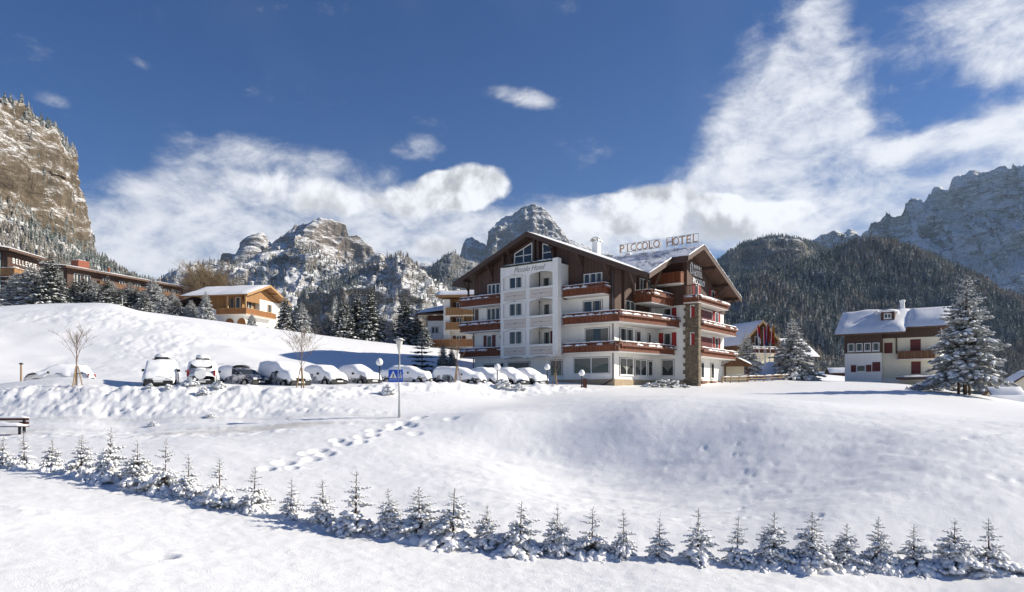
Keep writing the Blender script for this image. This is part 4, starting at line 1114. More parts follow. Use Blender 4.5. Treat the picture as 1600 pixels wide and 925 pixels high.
def spandrel(m, f, u0, u1, zs, rise, ztop, w0, w1, mi=0):
    """wall above a flat arch"""
    pts = arch_top(u0, u1, zs, rise)
    for (a, za), (b, zb) in zip(pts[:-1], pts[1:]):
        c = [f.p(a, w0, za), f.p(b, w0, zb), f.p(b, w0, ztop), f.p(a, w0, ztop), f.p(a, w1, za), f.p(b, w1, zb), f.p(b, w1, ztop), f.p(a, w1, ztop)]
        m.add(c, [(0, 3, 2, 1), (4, 5, 6, 7), (0, 1, 5, 4), (3, 7, 6, 2)], mi)

# ------------------------------------------------------------------ the hotel
HZ = 0.0
hotel = empty('hotel', ((960 - 800) / FPX * 66, 66, HZ), -math.atan(800 / FPX))
tag(hotel, 'large white alpine hotel with brown timber gables, long balconies and a roof sign', 'hotel')
fA = Face((0, 0), (1, 0), (0, -1)); fB = Face((0, 0), (0, 1), (1, 0)); fD = Face((0, 8.5), (1, 0), (0, -1)); fC = Face((3.8, 0), (0, 1), (1, 0))
XL, XA, ZR = -17.8, -9.7, 16.95
zM = lambda x, y: ZR - .42 * abs(x - XA)
zW = lambda x, y: 15.2 - (.435 * (8.3 - y) if y < 8.3 else .36 * (y - 8.3))
def build_hotel():
    H = hotel
    m = MB(); m.prism([(XL, 0, -2), (0, 0, -2), (.35, 8.5, -2), (3.8, 8.5, -2), (3.8, 19.5, -2), (XL, 19.5, -2)], (0, 0, 11.6)); m.build('wall', M['plaster'], H)
    m = MB(); m.prism([(-6.6, -.07, -2), (.07, -.07, -2), (.42, 8.43, -2), (3.87, 8.43, -2), (3.87, 19.57, -2), (-6.6, 19.57, -2)], (0, 0, 3.42)); m.build('plinth', M['plinth'], H)
    # timber storeys
    m = MB(); m.prism([(XL - .03, -.03, 9.62), (.0, -.03, 9.62), (.0, -.03, 12.36), (XA, -.03, 16.42), (XL - .03, -.03, 13.05)], (0, 19, 0)); m.build('gable_cladding', M['timber_dark'], H)
    m = MB(); m.prism([(.03, -.02, 7.1), (.30, 7.2, 7.1), (.30, 7.2, 13.9), (.13, 2.97, 12.34), (.03, -.02, 12.34)], (-.6, 0, 0)); m.build('side_cladding', M['timber_dark'], H)
    m = MB(); m.prism([(.32, 8.46, 9.24), (3.95, 8.46, 9.24), (3.95, 8.46, 14.6), (.32, 8.46, 14.6)], (0, .6, 0)); m.build('side_cladding', M['timber_dark'], H)
    m = MB(); m.prism([(4.0, 8.2, 9.3), (4.0, 19.5, 9.3), (4.0, 19.5, 10.6), (4.0, 8.4, 14.62), (4.0, 8.2, 14.6)], (-.5, 0, 0)); m.build('gable_cladding', M['timber_dark'], H)
    for y in (1.6, 4.65):
        m = MB(); m.box(.06, y - .12, 7.2, .32, y + .12, 12.5); m.build('timber_post', M['timber_beam'], H)
    # stone pillar with rough quoins
    m = MB(); m.box(3.77, 8.3, -2, 5.2, 8.95, 9.35)
    r_ = random.Random(2)
    for i in range(11):
        z = .4 + i * .82; m.box(3.60 - r_.random() * .12, 8.34, z, 3.8, 8.9, z + .28 + r_.random() * .15)
    m.build('stone_pillar', M['stone'], H)
    # roofs
    m = MB()
    slab([(-20.1, -1.1), (XA, -1.1), (XA, 19.9), (-20.1, 19.9)], zM, .34, m); slab([(XA, -1.1), (4.1, -1.1), (-5.5, 8.3), (4.06, 19.5), (XA, 19.5)], zM, .34, m)
    rf = m.build('roof', M['soffit'], H)
    m = MB(); slab([(4.1, -1.1), (4.05, 4.2), (5.7, 4.2), (5.7, 8.3), (-5.5, 8.3)], zW, .34, m); slab([(-5.5, 8.3), (5.7, 8.3), (5.7, 19.9), (4.06, 19.9)], zW, .34, m)
    rw = m.build('roof', M['soffit'], H)
    # verge boards
    def verge(pts, zf, name, par, drop=.52, th=.09, n=(0, -1)):
        m = MB()
        for a, b in zip(pts[:-1], pts[1:]):
            za, zb = zf(*a), zf(*b); ox, oy = n[0] * th, n[1] * th
            c = [(a[0], a[1], za - drop), (b[0], b[1], zb - drop), (b[0], b[1], zb + .015), (a[0], a[1], za + .015)]
            m.prism(c, (ox, oy, 0))
        m.build(name, M['timber_beam'], par)
    verge([(-20.1, -1.1), (XA, -1.1)], zM, 'verge_board', rf); verge([(XA, -1.1), (4.1, -1.1)], zM, 'verge_board', rf)
    verge([(4.14, -1.1), (4.09, 4.2)], zW, 'verge_board', rw, .5, .09, (1, 0)); verge([(4.1, 4.2), (5.7, 4.2)], zW, 'verge_board', rw, .6, .09, (0, -1))
    verge([(5.7, 4.2), (5.7, 8.3)], zW, 'verge_board', rw, .5, .09, (1, 0)); verge([(5.7, 8.3), (5.7, 19.9)], zW, 'verge_board', rw, .5, .09, (1, 0))
    # purlins and braces under the overhang
    for x in (-18.6, -15.2, -12.4, -7.0, -3.6, -.5, 2.2):
        z = zM(x, 0) - .5
        m = MB(); m.box(x - .13, -1.05, z - .16, x + .13, .3, z + .1); m.beam((x, -.04, z - 1.2), (x, -.95, z - .12), .14, .16); m.box(x - .1, -.16, z - 1.7, x + .1, -.03, z - .1)
        m.build('purlin', M['timber_beam'], rf)
    for y in (5.4, 8.3, 12.0, 15.8, 19.0):
        z = zW(5, y) - .46
        m = MB(); m.box(3.9, y - .13, z - .18, 5.65, y + .13, z + .08); (m.beam((4.05, y, z - 1.1), (5.3, y, z - .1), .14, .16) if y > 13 else None); m.build('purlin', M['timber_beam'], rw)
    m = MB(); m.beam((2.2, 3.9, 10.2), (3.2, 4.4, 13.0), .2, .2); m.beam((1.2, 4.4, 9.3), (1.2, 4.6, 12.9), .2, .2); m.build('strut', M['timber_beam'], rw)
    # snow on the roofs
    snow_roof([(-20.15, -1.16), (XA, -1.16), (XA, 19.9), (-20.15, 19.9)], zM, .16, M['snow'], rf)
    snow_roof([(XA, -1.16), (4.1, -1.16), (-5.4, 8.2), (XA, 8.2)], zM, .16, M['snow'], rf, seed=5)
    snow_roof([(XA, 8.2), (-5.4, 8.2), (4.0, 19.5), (XA, 19.5)], zM, .12, M['snow'], rf, seed=6)
    snow_roof([(4.1, -1.1), (4.12, 4.15), (-5.3, 8.3), (-5.0, 7.9)], zW, .07, M['thin_snow'], rw, seed=7, lump=.03)
    snow_roof([(4.12, 4.15), (5.78, 4.15), (5.78, 8.3), (-5.3, 8.3)], zW, .07, M['thin_snow'], rw, seed=8, lump=.03)
    snow_roof([(-5.4, 8.3), (5.78, 8.3), (5.78, 19.9), (4.0, 19.9)], zW, .10, M['snow'], rw, seed=9)
    m = MB(); m.snow_strip((5.74, 4.2, zW(0, 4.2)), (5.74, 8.3, 15.2), .2, .1); m.snow_strip((5.74, 8.3, 15.2), (5.74, 19.9, zW(0, 19.9)), .2, .1); m.snow_strip((4.1, -1.1, zW(0, -1.1)), (4.1, 4.2, zW(0, 4.2)), .2, .1)
    m.snow_strip((4.1, 4.14, zW(0, 4.2)), (5.7, 4.14, zW(0, 4.2)), .16, .1)
    m.build('verge_snow', M['snow'], rw, smooth=True)
    # chimneys
    def chimney(x, y, z0, z1, w=.34):
        m = MB(); m.box(x - w, y - w, z0, x + w, y + w, z1, 0)
        o = m.build('chimney', M['white_paint'], H)
        c = MB(); n = 8
        for i in range(n):
            a0, a1 = PI * i / n, PI * (i + 1) / n; rr = w * 1.5
            c.add([(x - rr * math.cos(a0), y - rr, z1 + .12 + rr * .7 * math.sin(a0)), (x - rr * math.cos(a1), y - rr, z1 + .12 + rr * .7 * math.sin(a1)), (x - rr * math.cos(a1), y + rr, z1 + .12 + rr * .7 * math.sin(a1)), (x - rr * math.cos(a0), y + rr, z1 + .12 + rr * .7 * math.sin(a0))], [(0, 1, 2, 3)])
        for sx in (-1, 1):
            for sy in (-1, 1): c.box(x + sx * w * .85 - .04, y + sy * w * .85 - .04, z1 - .02, x + sx * w * .85 + .04, y + sy * w * .85 + .04, z1 + .35)
        c.build('chimney_cowl', M['metal'], o)
        s_ = MB(); s_.lump((x, y, z1 + .12 + w * 1.05), (w * 1.45, w * 1.4, .14), 8, 4); s_.build('snow', M['snow'], o, smooth=True)
    chimney(-5.45, 6.0, 14.3, 16.5)
    m = MB(); m.box(-4.3, 10.5, 14.2, -3.7, 11.1, 15.9); m.build('chimney', M['metal'], H)
    # rooftop sign: a row of framed letters along the wing ridge
    sg = MB()
    for (a, b) in ((-3.85, .95), (1.75, 5.2)):
        for z in (15.52, 16.42): sg.beam((a, 8.3, z), (b, 8.3, z), .05, .05)
        n = int((b - a) / .8)
        for i in range(n + 1):
            x = a + (b - a) * i / n; sg.beam((x, 8.34, 15.2), (x, 8.34, 16.44), .045, .045); sg.beam((x, 8.34, 15.95), (x, 9.0, 15.2), .04, .04)
    so = sg.build('roof_sign', M['metal'], H)
    for i, ch in enumerate('PICCOLO HOTEL'):
        if ch == ' ': continue
        x = -3.51 + i * .685 if i < 7 else 2.09 + (i - 8) * .69
        me = text_mesh(ch, 1.18, .05, M['letter_rust'], 0, 'CENTER')
        o = link('letter', me, so); o.scale = (.86 if ch in 'OC' else 1.05, 1, 1); o.location = (x, 8.22, 15.54); o.rotation_euler = (R(90), 0, 0)
    # the plastered bay: two columns of arches
    fT = Face((0, -2.0), (1, 0), (0, -1)); T0, T1, T2, T3, T4, T5, T6 = -12.5, -12.12, -9.13, -8.73, -5.81, -5.81, -5.17
    m = MB()
    fT.box(m, T0, T1, -.28, 0, 3.72, 13.3); fT.box(m, T2, T3, -.28, 0, 3.72, 13.3); m.box(T4, -2.12, 3.72, T6, -1.5, 13.55)
    rows = [(4.03, 4.77, 5.02, 6.50), (6.88, 7.72, 7.97, 9.42), (9.80, 10.60, 10.85, 12.15)]
    for (a, b) in ((T1, T2), (T3, T4)):
        for (p0, p1, o0, os_) in rows:
            fT.box(m, a, b, -.28, -.03, p0 - .1, p1 + .1); fT.box(m, a, b, -.28, .05, p1 + .1, o0)
        for k, (p0, p1, o0, os_) in enumerate(rows):
            spandrel(m, fT, a, b, os_, .26, (rows[k + 1][0] - .1) if k < 2 else 13.3, -.28, 0)
        spandrel(m, fT, a, b, 3.62, .26, 3.93, -.28, 0)
    m.box(T0, -1.72, 3.72, T0 + .2, 0, 13.3)
    for z in (3.85, 6.75, 9.7, 12.75): m.box(T0 + .2, -1.72, z, T4, -.01, z + .18)
    m.box(T4, -1.5, 10.0, T6 - .1, 0, 13.1)
    tw = m.build('bay', M['plaster'], H)
    q = MB(); q.box(T3, -.09, 9.6, T4, -.05, 12.75); q.build('loggia_wall', M['plaster'], tw)
    pm = MB(); fT.box(pm, T1, T2, -.26, -.14, 5.02, 12.4); fT.box(pm, T2, T2 + .4, -1.7, -.3, 3.9, 13.0); pm.build('bay_wall', M['plaster'], tw)
    for (a, b) in ((T1, T2), (T3, T4)):
        for (p0, p1, o0, os_) in rows:
            q = MB(); fT.box(q, a + .08, b - .08, -.03, -.012, p0, p1); po = q.build('panel', M['panel'], tw)
            q = MB(); z_ = (p0 + p1) / 2; u_ = (a + b) / 2
            for s_ in (-1, 1):       # painted scroll
                pts = [fT.p(u_ + s_ * (.12 + 1.0 * i / 10), -.006, z_ + .10 * math.sin(i * .9) * (1 - i / 11)) for i in range(11)]
                q.tube(pts, .018, 3)
            q.lump(fT.p(u_, -.006, z_), (.12, .01, .09), 6, 2); q.build('scroll_ornament', M['line'], po)
            q = MB(); ap = arch_top(a + .06, b - .06, os_ + .02, .2)
            q.tube([fT.p(a + .06, .004, o0 + .05)] + [fT.p(u, .004, z) for u, z in ap] + [fT.p(b - .06, .004, o0 + .05)], .014, 3)
            q.lump(fT.p((a + b) / 2, .02, os_ + .27), (.06, .04, .05), 6, 2)
            for s0, s1 in ((p0 - .03, p0), (p1, p1 + .03)): fT.box(q, a + .06, b - .06, -.02, -.006, s0, s1)
            q.build('painted_outline', M['line'], tw)
    for (p0, p1, o0, os_) in rows:
        window(tw, fT, -11.42, -9.72, o0 + .12, os_ + .02, 2, '', '', w=-.14, sill=False)
        window(tw, fA, -8.3, -7.5, o0 - .8, os_ - .05, 1, 'r' if o0 < 6 else '', '', 'shutter_dark', w=.1 if o0 > 10 else 0)
    me = text_mesh('Piccolo Hotel', .62, .006, M['line'], .45, 'LEFT')
    o = link('lettering', me, tw); o.location = (-10.75, -2.012, 12.6); o.rotation_euler = (R(90), 0, 0); o.scale = (1.12, 1.25, 1)
    q = MB(); q2 = MB()
    r_ = random.Random(8)
    for i in range(160):
        p = Vector((r_.uniform(-12.0, -5.9), -2.02 + r_.uniform(-.12, .1), 13.36 + r_.uniform(-.05, .12))); d_ = Vector((r_.uniform(-.2, .2), r_.uniform(-.1, .1), r_.uniform(-.1, .18)))
        q.add([p, p + d_ + Vector((.06, 0, .03)), p + d_ * 1.4, p + d_ - Vector((.06, 0, .03))], [(0, 1, 2, 3)])
    q.box(-12.1, -2.1, 13.26, -5.85, -1.85, 13.42); tag(q.build('dry_plants', M['needle_dark'], tw), kind='stuff')
    q2.snow_strip((-12.0, -2.0, 13.45), (-5.9, -2.0, 13.45), .2, .1, .3); q2.build('snow', M['snow'], tw, smooth=True)
    # attic windows
    def attic(pts, mull, par):
        m = MB(); g = MB()
        n = len(pts)
        for i in range(n):
            a, b = pts[i], pts[(i + 1) % n]; m.beam(fA.p(a[0], .09, a[1]), fA.p(b[0], .09, b[1]), .1, .1)
        for a, b in mull: m.beam(fA.p(a[0], .09, a[1]), fA.p(b[0], .09, b[1]), .08, .08)
        o = m.build('window', M['frame'], par)
        g.add([fA.p(u, .05, z) for u, z in pts], [tuple(range(n))]); g.build('pane', M['glass'], o)
    attic([(-12.05, 13.6), (-9.75, 13.6), (-9.75, 15.95), (-12.05, 15.05)], [((-10.85, 13.6), (-10.85, 15.5)), ((-12.05, 14.75), (-9.75, 14.75))], H)
    attic([(-8.35, 13.6), (-7.15, 13.6), (-7.15, 15.15), (-8.35, 15.7)], [((-8.35, 14.7), (-7.15, 14.7))], H)
    for x in (-9.3, -8.75, -6.9, -13.4):
        m = MB(); m.box(x - .12, -.5, 13.3, x + .12, -.26, zM(x, 0) - .3); m.build('timber_post', M['timber_beam'], H)
    # windows of the front
    window(H, fA, -16.5, -14.8, 1.75, 3.3, 1, '', curt=1); window(H, fA, -13.05, -10.1, 1.75, 3.4, 1, '', curt=1)
    window(H, fA, -7.45, -5.98, 1.8, 3.45, 1, '', curt=1); window(H, fA, -4.62, -.52, 1.98, 3.6, 2, '', curt=1)
    window(H, fA, -15.95, -15.25, 5.0, 6.45, 1, 'lr', '', 'shutter_dark'); window(H, fA, -3.3, -.55, 5.1, 6.5, 1)
    window(H, fA, -15.95, -14.1, 7.9, 9.45, 3); window(H, fA, -3.55, -1.35, 8.0, 9.25, 2); window(H, fA, -17.65, -17.25, 7.9, 9.45, 1, '', 'frame_brown', frame='frame_brown')
    window(H, fA, -15.8, -14.1, 10.9, 12.1, 3, '', '', w=.03); window(H, fA, -3.4, -1.3, 10.85, 11.95, 3, '', '', w=.03)
    # windows of the sunny side
    sB = lambda y: y * .041
    fBs = Face((0, 0), (.0411, .99915), (.99915, -.0411))
    window(H, fBs, .95, 3.6, 1.85, 3.55, 2, '', curt=1); window(H, fBs, 3.95, 6.4, 1.85, 3.5, 2, '', curt=1); window(H, fBs, 6.75, 7.75, 1.85, 3.45, 1)
    window(H, fBs, .95, 3.6, 5.0, 6.5, 2); window(H, fBs, 4.2, 5.2, 5.0, 6.4, 1); window(H, fBs, 6.8, 7.4, 5.0, 6.3, 1)
    fBt = Face((.035, 0), (.0411, .99915), (.99915, -.0411))
    window(H, fBt, 2.0, 3.9, 7.9, 9.3, 2, '', ''); window(H, fBt, 4.9, 6.9, 10.6, 11.9, 3, '', '')
    window(H, fD, 1.07, 2.44, 1.85, 3.6, 1, '', curt=1); window(H, fD, 1.3, 2.15, 5.0, 6.4, 1, 'lr', ''); window(H, fD, 1.3, 2.15, 7.7, 9.0, 1, 'r', '')
    # wing front: windows, shutters
    fP = Face((0, 8.3), (1, 0), (0, -1))
    for z0, z1 in ((5.0, 6.3), (7.85, 9.1)):
        q = MB(); fP.box(q, 4.3, 4.75, 0, .03, z0, z1 - .2); spandrel(q, fP, 4.3, 4.75, z1 - .2, .18, z1 + .02, 0, .02); wo = q.build('window', M['frame'], H)
        q = MB(); fP.box(q, 4.45, 4.78, .03, .08, z0 - .02, z1 - .15); q.build('shutter', M['shutter'], wo)
    for y in (9.6, 12.3, 15.3): window(H, fC, y, y + 1.0, 1.7, 3.4, 1, '')
    for y in (9.5, 12.2, 15.2):
        q = MB(); fC.box(q, y - .1, y + 1.3, .02, .3, 1.15, 1.4); o = q.build('planter', M['box_wood'], H)
        s_ = MB(); s_.snow_strip(fC.p(y - .1, .16, 1.4), fC.p(y + 1.3, .16, 1.4), .26, .12); s_.build('snow', M['snow'], o, smooth=True)
    for z0 in (4.85, 7.75):
        window(H, fC, 10.0, 11.0, z0, z0 + 1.5, 1, 'lr', ''); window(H, fC, 16.6, 17.6, z0, z0 + 1.5, 1, 'lr', '')
        q = MB(); fC.box(q, 12.4, 15.6, .02, .09, z0 - .3, z0 + 1.35); q.build('balcony_door', M['shutter_dark'], H)
    fG = Face((4.0, 0), (0, 1), (1, 0))
    for y in (10.2, 15.0): window(H, fG, y, y + .9, 10.2, 11.5, 1, 'lr', '')
    q = MB(); q.tube([fG.p(9.0, .05, 12.6), fG.p(9.0, .05, 13.5), fG.p(9.25, .05, 13.75), fG.p(9.5, .05, 13.5), fG.p(9.5, .05, 12.6), fG.p(9.0, .05, 12.6)], .06, 4); wo = q.build('window', M['frame'], H)
    q = MB(); fG.box(q, 9.05, 9.45, .02, .035, 12.65, 13.6); q.build('pane', M['glass'], wo)
    # lettering on the gable: four stars and two lines
    def word(txt, size, y, z, f, mm, ext=.04, sx=1.0, w=.04):
        me = text_mesh(txt, size, ext, mm, 0, 'LEFT'); o = link('lettering', me, H)
        o.location = f.p(y, w, z); o.rotation_euler = (R(90), 0, R(90)); o.scale = (sx, 1, 1)
    word('HOTEL', .92, 9.8, 12.45, fG, M['white_paint'], .04, .86); word('PICCOLO', .9, 9.6, 11.6, fG, M['white_paint'], .04, .86)
    word('HOTEL PICCOLO', .6, 10.2, 9.08 - .35, fC, M['letter_dark'], .02, 1.12)
    for k in range(4):
        q = MB(); c = (10.05 + k * .62, 13.42); pts = []
        for i in range(10):
            rr = .3 if i % 2 == 0 else .13; a = PI / 2 + PI * i / 5
            pts.append(fG.p(c[0] + rr * math.cos(a), .04, c[1] + rr * math.sin(a)))
        q.prism(pts, (.06, 0, 0)); q.build('star', M['white_paint'], H)
    # balconies: front left, front right and round the corner, nook, wing
    for i, (z0, z1) in enumerate(((4.02, 5.0), (6.86, 7.95), (9.66, 10.75))):
        balcony(H, [(-18.9, 1.5), (-18.9, -1.2), (-12.52, -1.2)], z0, z1, [(-18.9, -1.2), (-12.5, -1.2), (-12.5, 0), (-17.8, 0), (-17.8, 1.5), (-18.9, 1.5)], seed=10 + i)
    balcony(H, [(-5.15, -1.2), (1.15, -1.2), (2.5, 7.7), (2.5, 8.45)], 4.02, 5.0, [(-5.15, -1.2), (1.15, -1.2), (2.5, 7.7), (2.5, 8.5), (0, 8.5), (0, 0), (-5.15, 0)], seed=20)
    balcony(H, [(-5.15, -1.2), (1.15, -1.2), (3.0, 7.4), (3.0, 8.45)], 6.86, 7.95, [(-5.15, -1.2), (1.15, -1.2), (3.0, 7.4), (3.0, 8.5), (0, 8.5), (0, 0), (-5.15, 0)], seed=21)
    balcony(H, [(-5.15, -1.2), (-.55, -1.2), (-.55, 0)], 9.66, 10.75, [(-5.15, -1.2), (-.55, -1.2), (-.55, 0), (-5.15, 0)], seed=22)
    balcony(H, [(.2, 3.6), (2.2, 3.6), (2.35, 8.45)], 9.12, 10.4, [(.2, 3.6), (2.2, 3.6), (2.35, 8.5), (.2, 8.5)], seed=23)
    balcony(H, [(.3, 7.2), (3.7, 7.2), (3.7, 8.45)], 11.35, 12.55, [(.3, 7.2), (3.7, 7.2), (3.7, 8.5), (.3, 8.5)], box=False, snow=False, seed=24)
    balcony(H, [(3.85, 8.75), (5.2, 8.97), (5.2, 19.6), (3.85, 19.6)], 3.88, 4.81, [(3.8, 8.97), (5.2, 8.97), (5.2, 19.6), (3.8, 19.6)], seed=25)
    balcony(H, [(3.85, 8.75), (5.2, 8.97), (5.2, 19.6), (3.85, 19.6)], 6.62, 7.66, [(3.8, 8.97), (5.2, 8.97), (5.2, 19.6), (3.8, 19.6)], seed=26)
    balcony(H, [(3.7, 8.0), (5.3, 8.0), (5.3, 16.7), (4.0, 16.7)], 9.36, 10.1, [(3.7, 8.0), (5.3, 8.0), (5.3, 16.7), (3.7, 16.7)], seed=27)
    q = MB()      # slatted screen above the top wing balcony's flower boxes
    for i in range(9): q.box(3.8 + i * .165, 8.02, 10.1, 3.88 + i * .165, 8.06, 11.15)
    q.box(3.75, 8.0, 11.12, 5.25, 8.08, 11.2); q.build('slatted_screen', M['redwood'], H)
    # pipes, wall lamps, basement openings
    for x, y, z0, z1 in ((-.12, -.1, 1.4, 12.0), (.5, 7.0, 8.0, 13.3), (-17.86, -.1, .2, 9.6)):
        q = MB(); q.tube([(x, y, z0), (x, y, z1)], .06, 6); q.build('drain_pipe', M['pipe'], H, smooth=True)
    q = MB(); q.beam((-2.6, -.11, .2), (-.2, -.11, 1.35), .1, .12); q.build('ramp_rail', M['timber_beam'], H)
    for y in (2.2, 5.2):
        q = MB(); fBs.box(q, y, y + .9, .07, .1, .62, .86); q.build('cellar_window', M['iron'], H)
    for x, z in ((-13.75, 2.95), (-13.9, 6.0), (-8.9, 6.15)):
        q = MB(); q.lathe([(.05, 0), (.11, .06), (.12, .3), (.07, .38), (.02, .42)], 8); o = q.build('wall_lamp', M['iron'], H); o.location = (x, -.14, z)
build_hotel()

# ------------------------------------------------------------------ the other houses
def gable_house(root, x0, x1, y0, y1, zb, he, slope, axis, wall, ov=1.0, ovg=1.0, th=.25, snow=.3, upper=None, split=0, roof='soffit', verge='timber_beam', snow_mat_='snow'):
    """box walls under a pitched roof; axis: direction of the ridge; returns roof part and roof height function"""
    if axis == 'x':
        c = (y0 + y1) / 2; hw = (y1 - y0) / 2; zf = lambda x, y: he + slope * (hw - abs(y - c))
        gab = [(x0, y0, he), (x0, y1, he), (x0, c, he + slope * hw)]; ext = (x1 - x0, 0, 0)
        halves = [[(x0 - ovg, y0 - ov), (x1 + ovg, y0 - ov), (x1 + ovg, c), (x0 - ovg, c)], [(x0 - ovg, c), (x1 + ovg, c), (x1 + ovg, y1 + ov), (x0 - ovg, y1 + ov)]]
    else:
        c = (x0 + x1) / 2; hw = (x1 - x0) / 2; zf = lambda x, y: he + slope * (hw - abs(x - c))
        gab = [(x0, y0, he), (x1, y0, he), (c, y0, he + slope * hw)]; ext = (0, y1 - y0, 0)
        halves = [[(x0 - ov, y0 - ovg), (c, y0 - ovg), (c, y1 + ovg), (x0 - ov, y1 + ovg)], [(c, y0 - ovg), (x1 + ov, y0 - ovg), (x1 + ov, y1 + ovg), (c, y1 + ovg)]]
    m = MB(); m.box(x0, y0, zb, x1, y1, he); m.prism(gab, ext); m.build('wall', M[wall], root)
    if upper:
        m = MB(); m.box(x0 - .05, y0 - .05, split, x1 + .05, y1 + .05, he - .02)
        g2 = [(p[0] - (.05 if axis == 'x' else 0), p[1] - (.05 if axis == 'y' else 0), p[2] - .03) for p in gab]
        m.prism(g2, (ext[0] + (.1 if ext[0] else 0), ext[1] + (.1 if ext[1] else 0), 0)); m.build('cladding', M[upper], root)
    zt = lambda x, y: zf(x, y) + th
    m = MB()
    for h in halves: slab(h, zt, th - .02, m)
    rf = m.build('roof', M[roof], root)
    m = MB()
    for h in halves:
        e = [(h[0], h[3]), (h[1], h[2])] if axis == 'x' else [(h[0], h[1]), (h[2], h[3])]
        for a, b in e:
            s = -1 if (a[0] < (x0 + x1) / 2 if axis == 'x' else a[1] < (y0 + y1) / 2) else 1
            d = (.06 * s, 0, 0) if axis == 'x' else (0, .06 * s, 0)
            m.prism([(a[0], a[1], zt(*a) - th - .1), (b[0], b[1], zt(*b) - th - .1), (b[0], b[1], zt(*b) + .02), (a[0], a[1], zt(*a) + .02)], d)
    m.build('verge_board', M[verge], rf)
    for i, h in enumerate(halves): snow_roof(h, lambda x, y: zt(x, y) + .005, snow, M[snow_mat_], rf, 'snow', .6, lump=snow * .35, seed=20 + i)
    return rf, zt
def simple_chimney(root, x, y, z0, z1, w=.4, m_='white_paint', cap=True):
    m = MB(); m.box(x - w / 2, y - w / 2, z0, x + w / 2, y + w / 2, z1); m.box(x - w / 2 - .06, y - w / 2 - .06, z1, x + w / 2 + .06, y + w / 2 + .06, z1 + .08)
    o = m.build('chimney', M[m_], root)
    if cap: s = MB(); s.lump((x, y, z1 + .12), (w * .75, w * .75, .14), 8, 4); s.build('snow', M['snow'], o, smooth=True)
F0 = lambda y=0: Face((0, y), (1, 0), (0, -1))
FR = lambda x=0: Face((x, 0), (0, 1), (1, 0))

def white_house():
    e = empty('house', ((1320 - 800) / FPX * 86, 86, 0), R(-35)); tag(e, 'white house with dark timber band and thick snow roof behind the big spruce', 'house')
    zb = ground_z(e.location.x, 86) - 1.5; g = 1.9
    m = MB(); m.box(0, 0, zb, 4.1, 10, 5.1); m.box(4.1, 1.1, zb, 10.2, 10, 7.9); m.build('wall', M['plaster'], e)
    m = MB(); m.box(4.12, 1.05, g, 10.15, 1.1, 6.84); m.build('wall', M['plaster_cream'], e)
    m = MB(); m.box(-.05, -.05, 5.05, 4.15, 10.05, 7.35); m.box(4.15, 1.0, 6.85, 10.25, 10.05, 7.9); m.build('cladding', M['timber_beam'], e)
    zf = lambda x, y: 7.5 + .55 * (6 - abs(y - 5.0))
    m = MB(); slab([(-1.0, -1.0), (6.7, -1.0), (6.7, 5), (-1.0, 5)], zf, .25, m); slab([(6.7, .1), (11.2, .1), (11.2, 5), (6.7, 5)], zf, .25, m); slab([(-1, 5), (11.2, 5), (11.2, 11), (-1, 11)], zf, .25, m)
    rf = m.build('roof', M['soffit'], e)
    snow_roof([(-1.05, -1.1), (6.75, -1.1), (6.75, 5), (-1.05, 5)], zf, .42, M['snow'], rf, lump=.22, res=.5, seed=31)
    snow_roof([(6.7, .02), (11.25, .02), (11.25, 5), (6.7, 5)], zf, .42, M['snow'], rf, lump=.22, res=.5, seed=32)
    snow_roof([(-1.05, 5), (11.25, 5), (11.25, 11), (-1.05, 11)], zf, .4, M['snow'], rf, lump=.1, seed=33)
    simple_chimney(e, 5.9, 5.0, 9.8, 11.75, .5); simple_chimney(e, 3.2, 3.2, 9.0, 10.35, .4)
    dm = MB(); dm.box(3.9, 1.2, 8.6, 5.4, 4.6, 10.15); do = dm.build('dormer', M['timber_dark'], e)
    s = MB(); s.lump((4.65, 2.7, 10.3), (1.15, 1.9, .3), 12, 5, .05); s.build('snow', M['snow'], do, smooth=True)
    window(do, F0(1.2), 4.25, 5.05, 9.35, 9.95, 2, '', '')
    f = F0(); f1 = F0(1.06)
    for i in range(4): window(e, f, .35 + i * .93, 1.1 + i * .93, 5.3, 6.3, 1, '', '', w=.05)
    window(e, f, 1.35, 2.35, 2.75, 3.55, 1, 'lr', '', 'shutter_dark')
    for u, z in ((5.0, 2.75),): 
        q = MB(); f.box(q, 3.1 - .0, 3.99, .01, .06, 2.75, 3.9); q.build('shutter', M['shutter_dark'], e)
    for u0, u1, z0, z1 in ((4.3, 5.2, 5.0, 6.3), (7.1, 8.2, 5.1, 6.6), (7.2, 8.2, 2.4, 3.9)):
        q = MB(); f1.box(q, u0, u1, .01, .06, z0, z1); q.build('shutter', M['shutter_dark'], e)
    q = MB(); q.box(5.55, .86, 4.9, 5.7, .98, 7.4); q.build('timber_post', M['timber_beam'], e)
    balcony(e, [(5.9, 1.05), (5.9, -.1), (9.7, -.1), (9.7, 1.05)], 4.15, 5.15, [(5.9, -.1), (9.7, -.1), (9.7, 1.06), (5.9, 1.06)], 'brown_wood', False, False, seed=41)
    q = MB(); q.box(5.9, -2.4, 1.7, 10.6, 1.0, 1.95); o = q.build('terrace', M['timber_beam'], e)
    s = MB(); s.snow_strip((5.9, -.7, 1.95), (10.6, -.7, 1.95), 3.2, .28, .6); s.build('snow', M['snow'], o, smooth=True)
white_house()

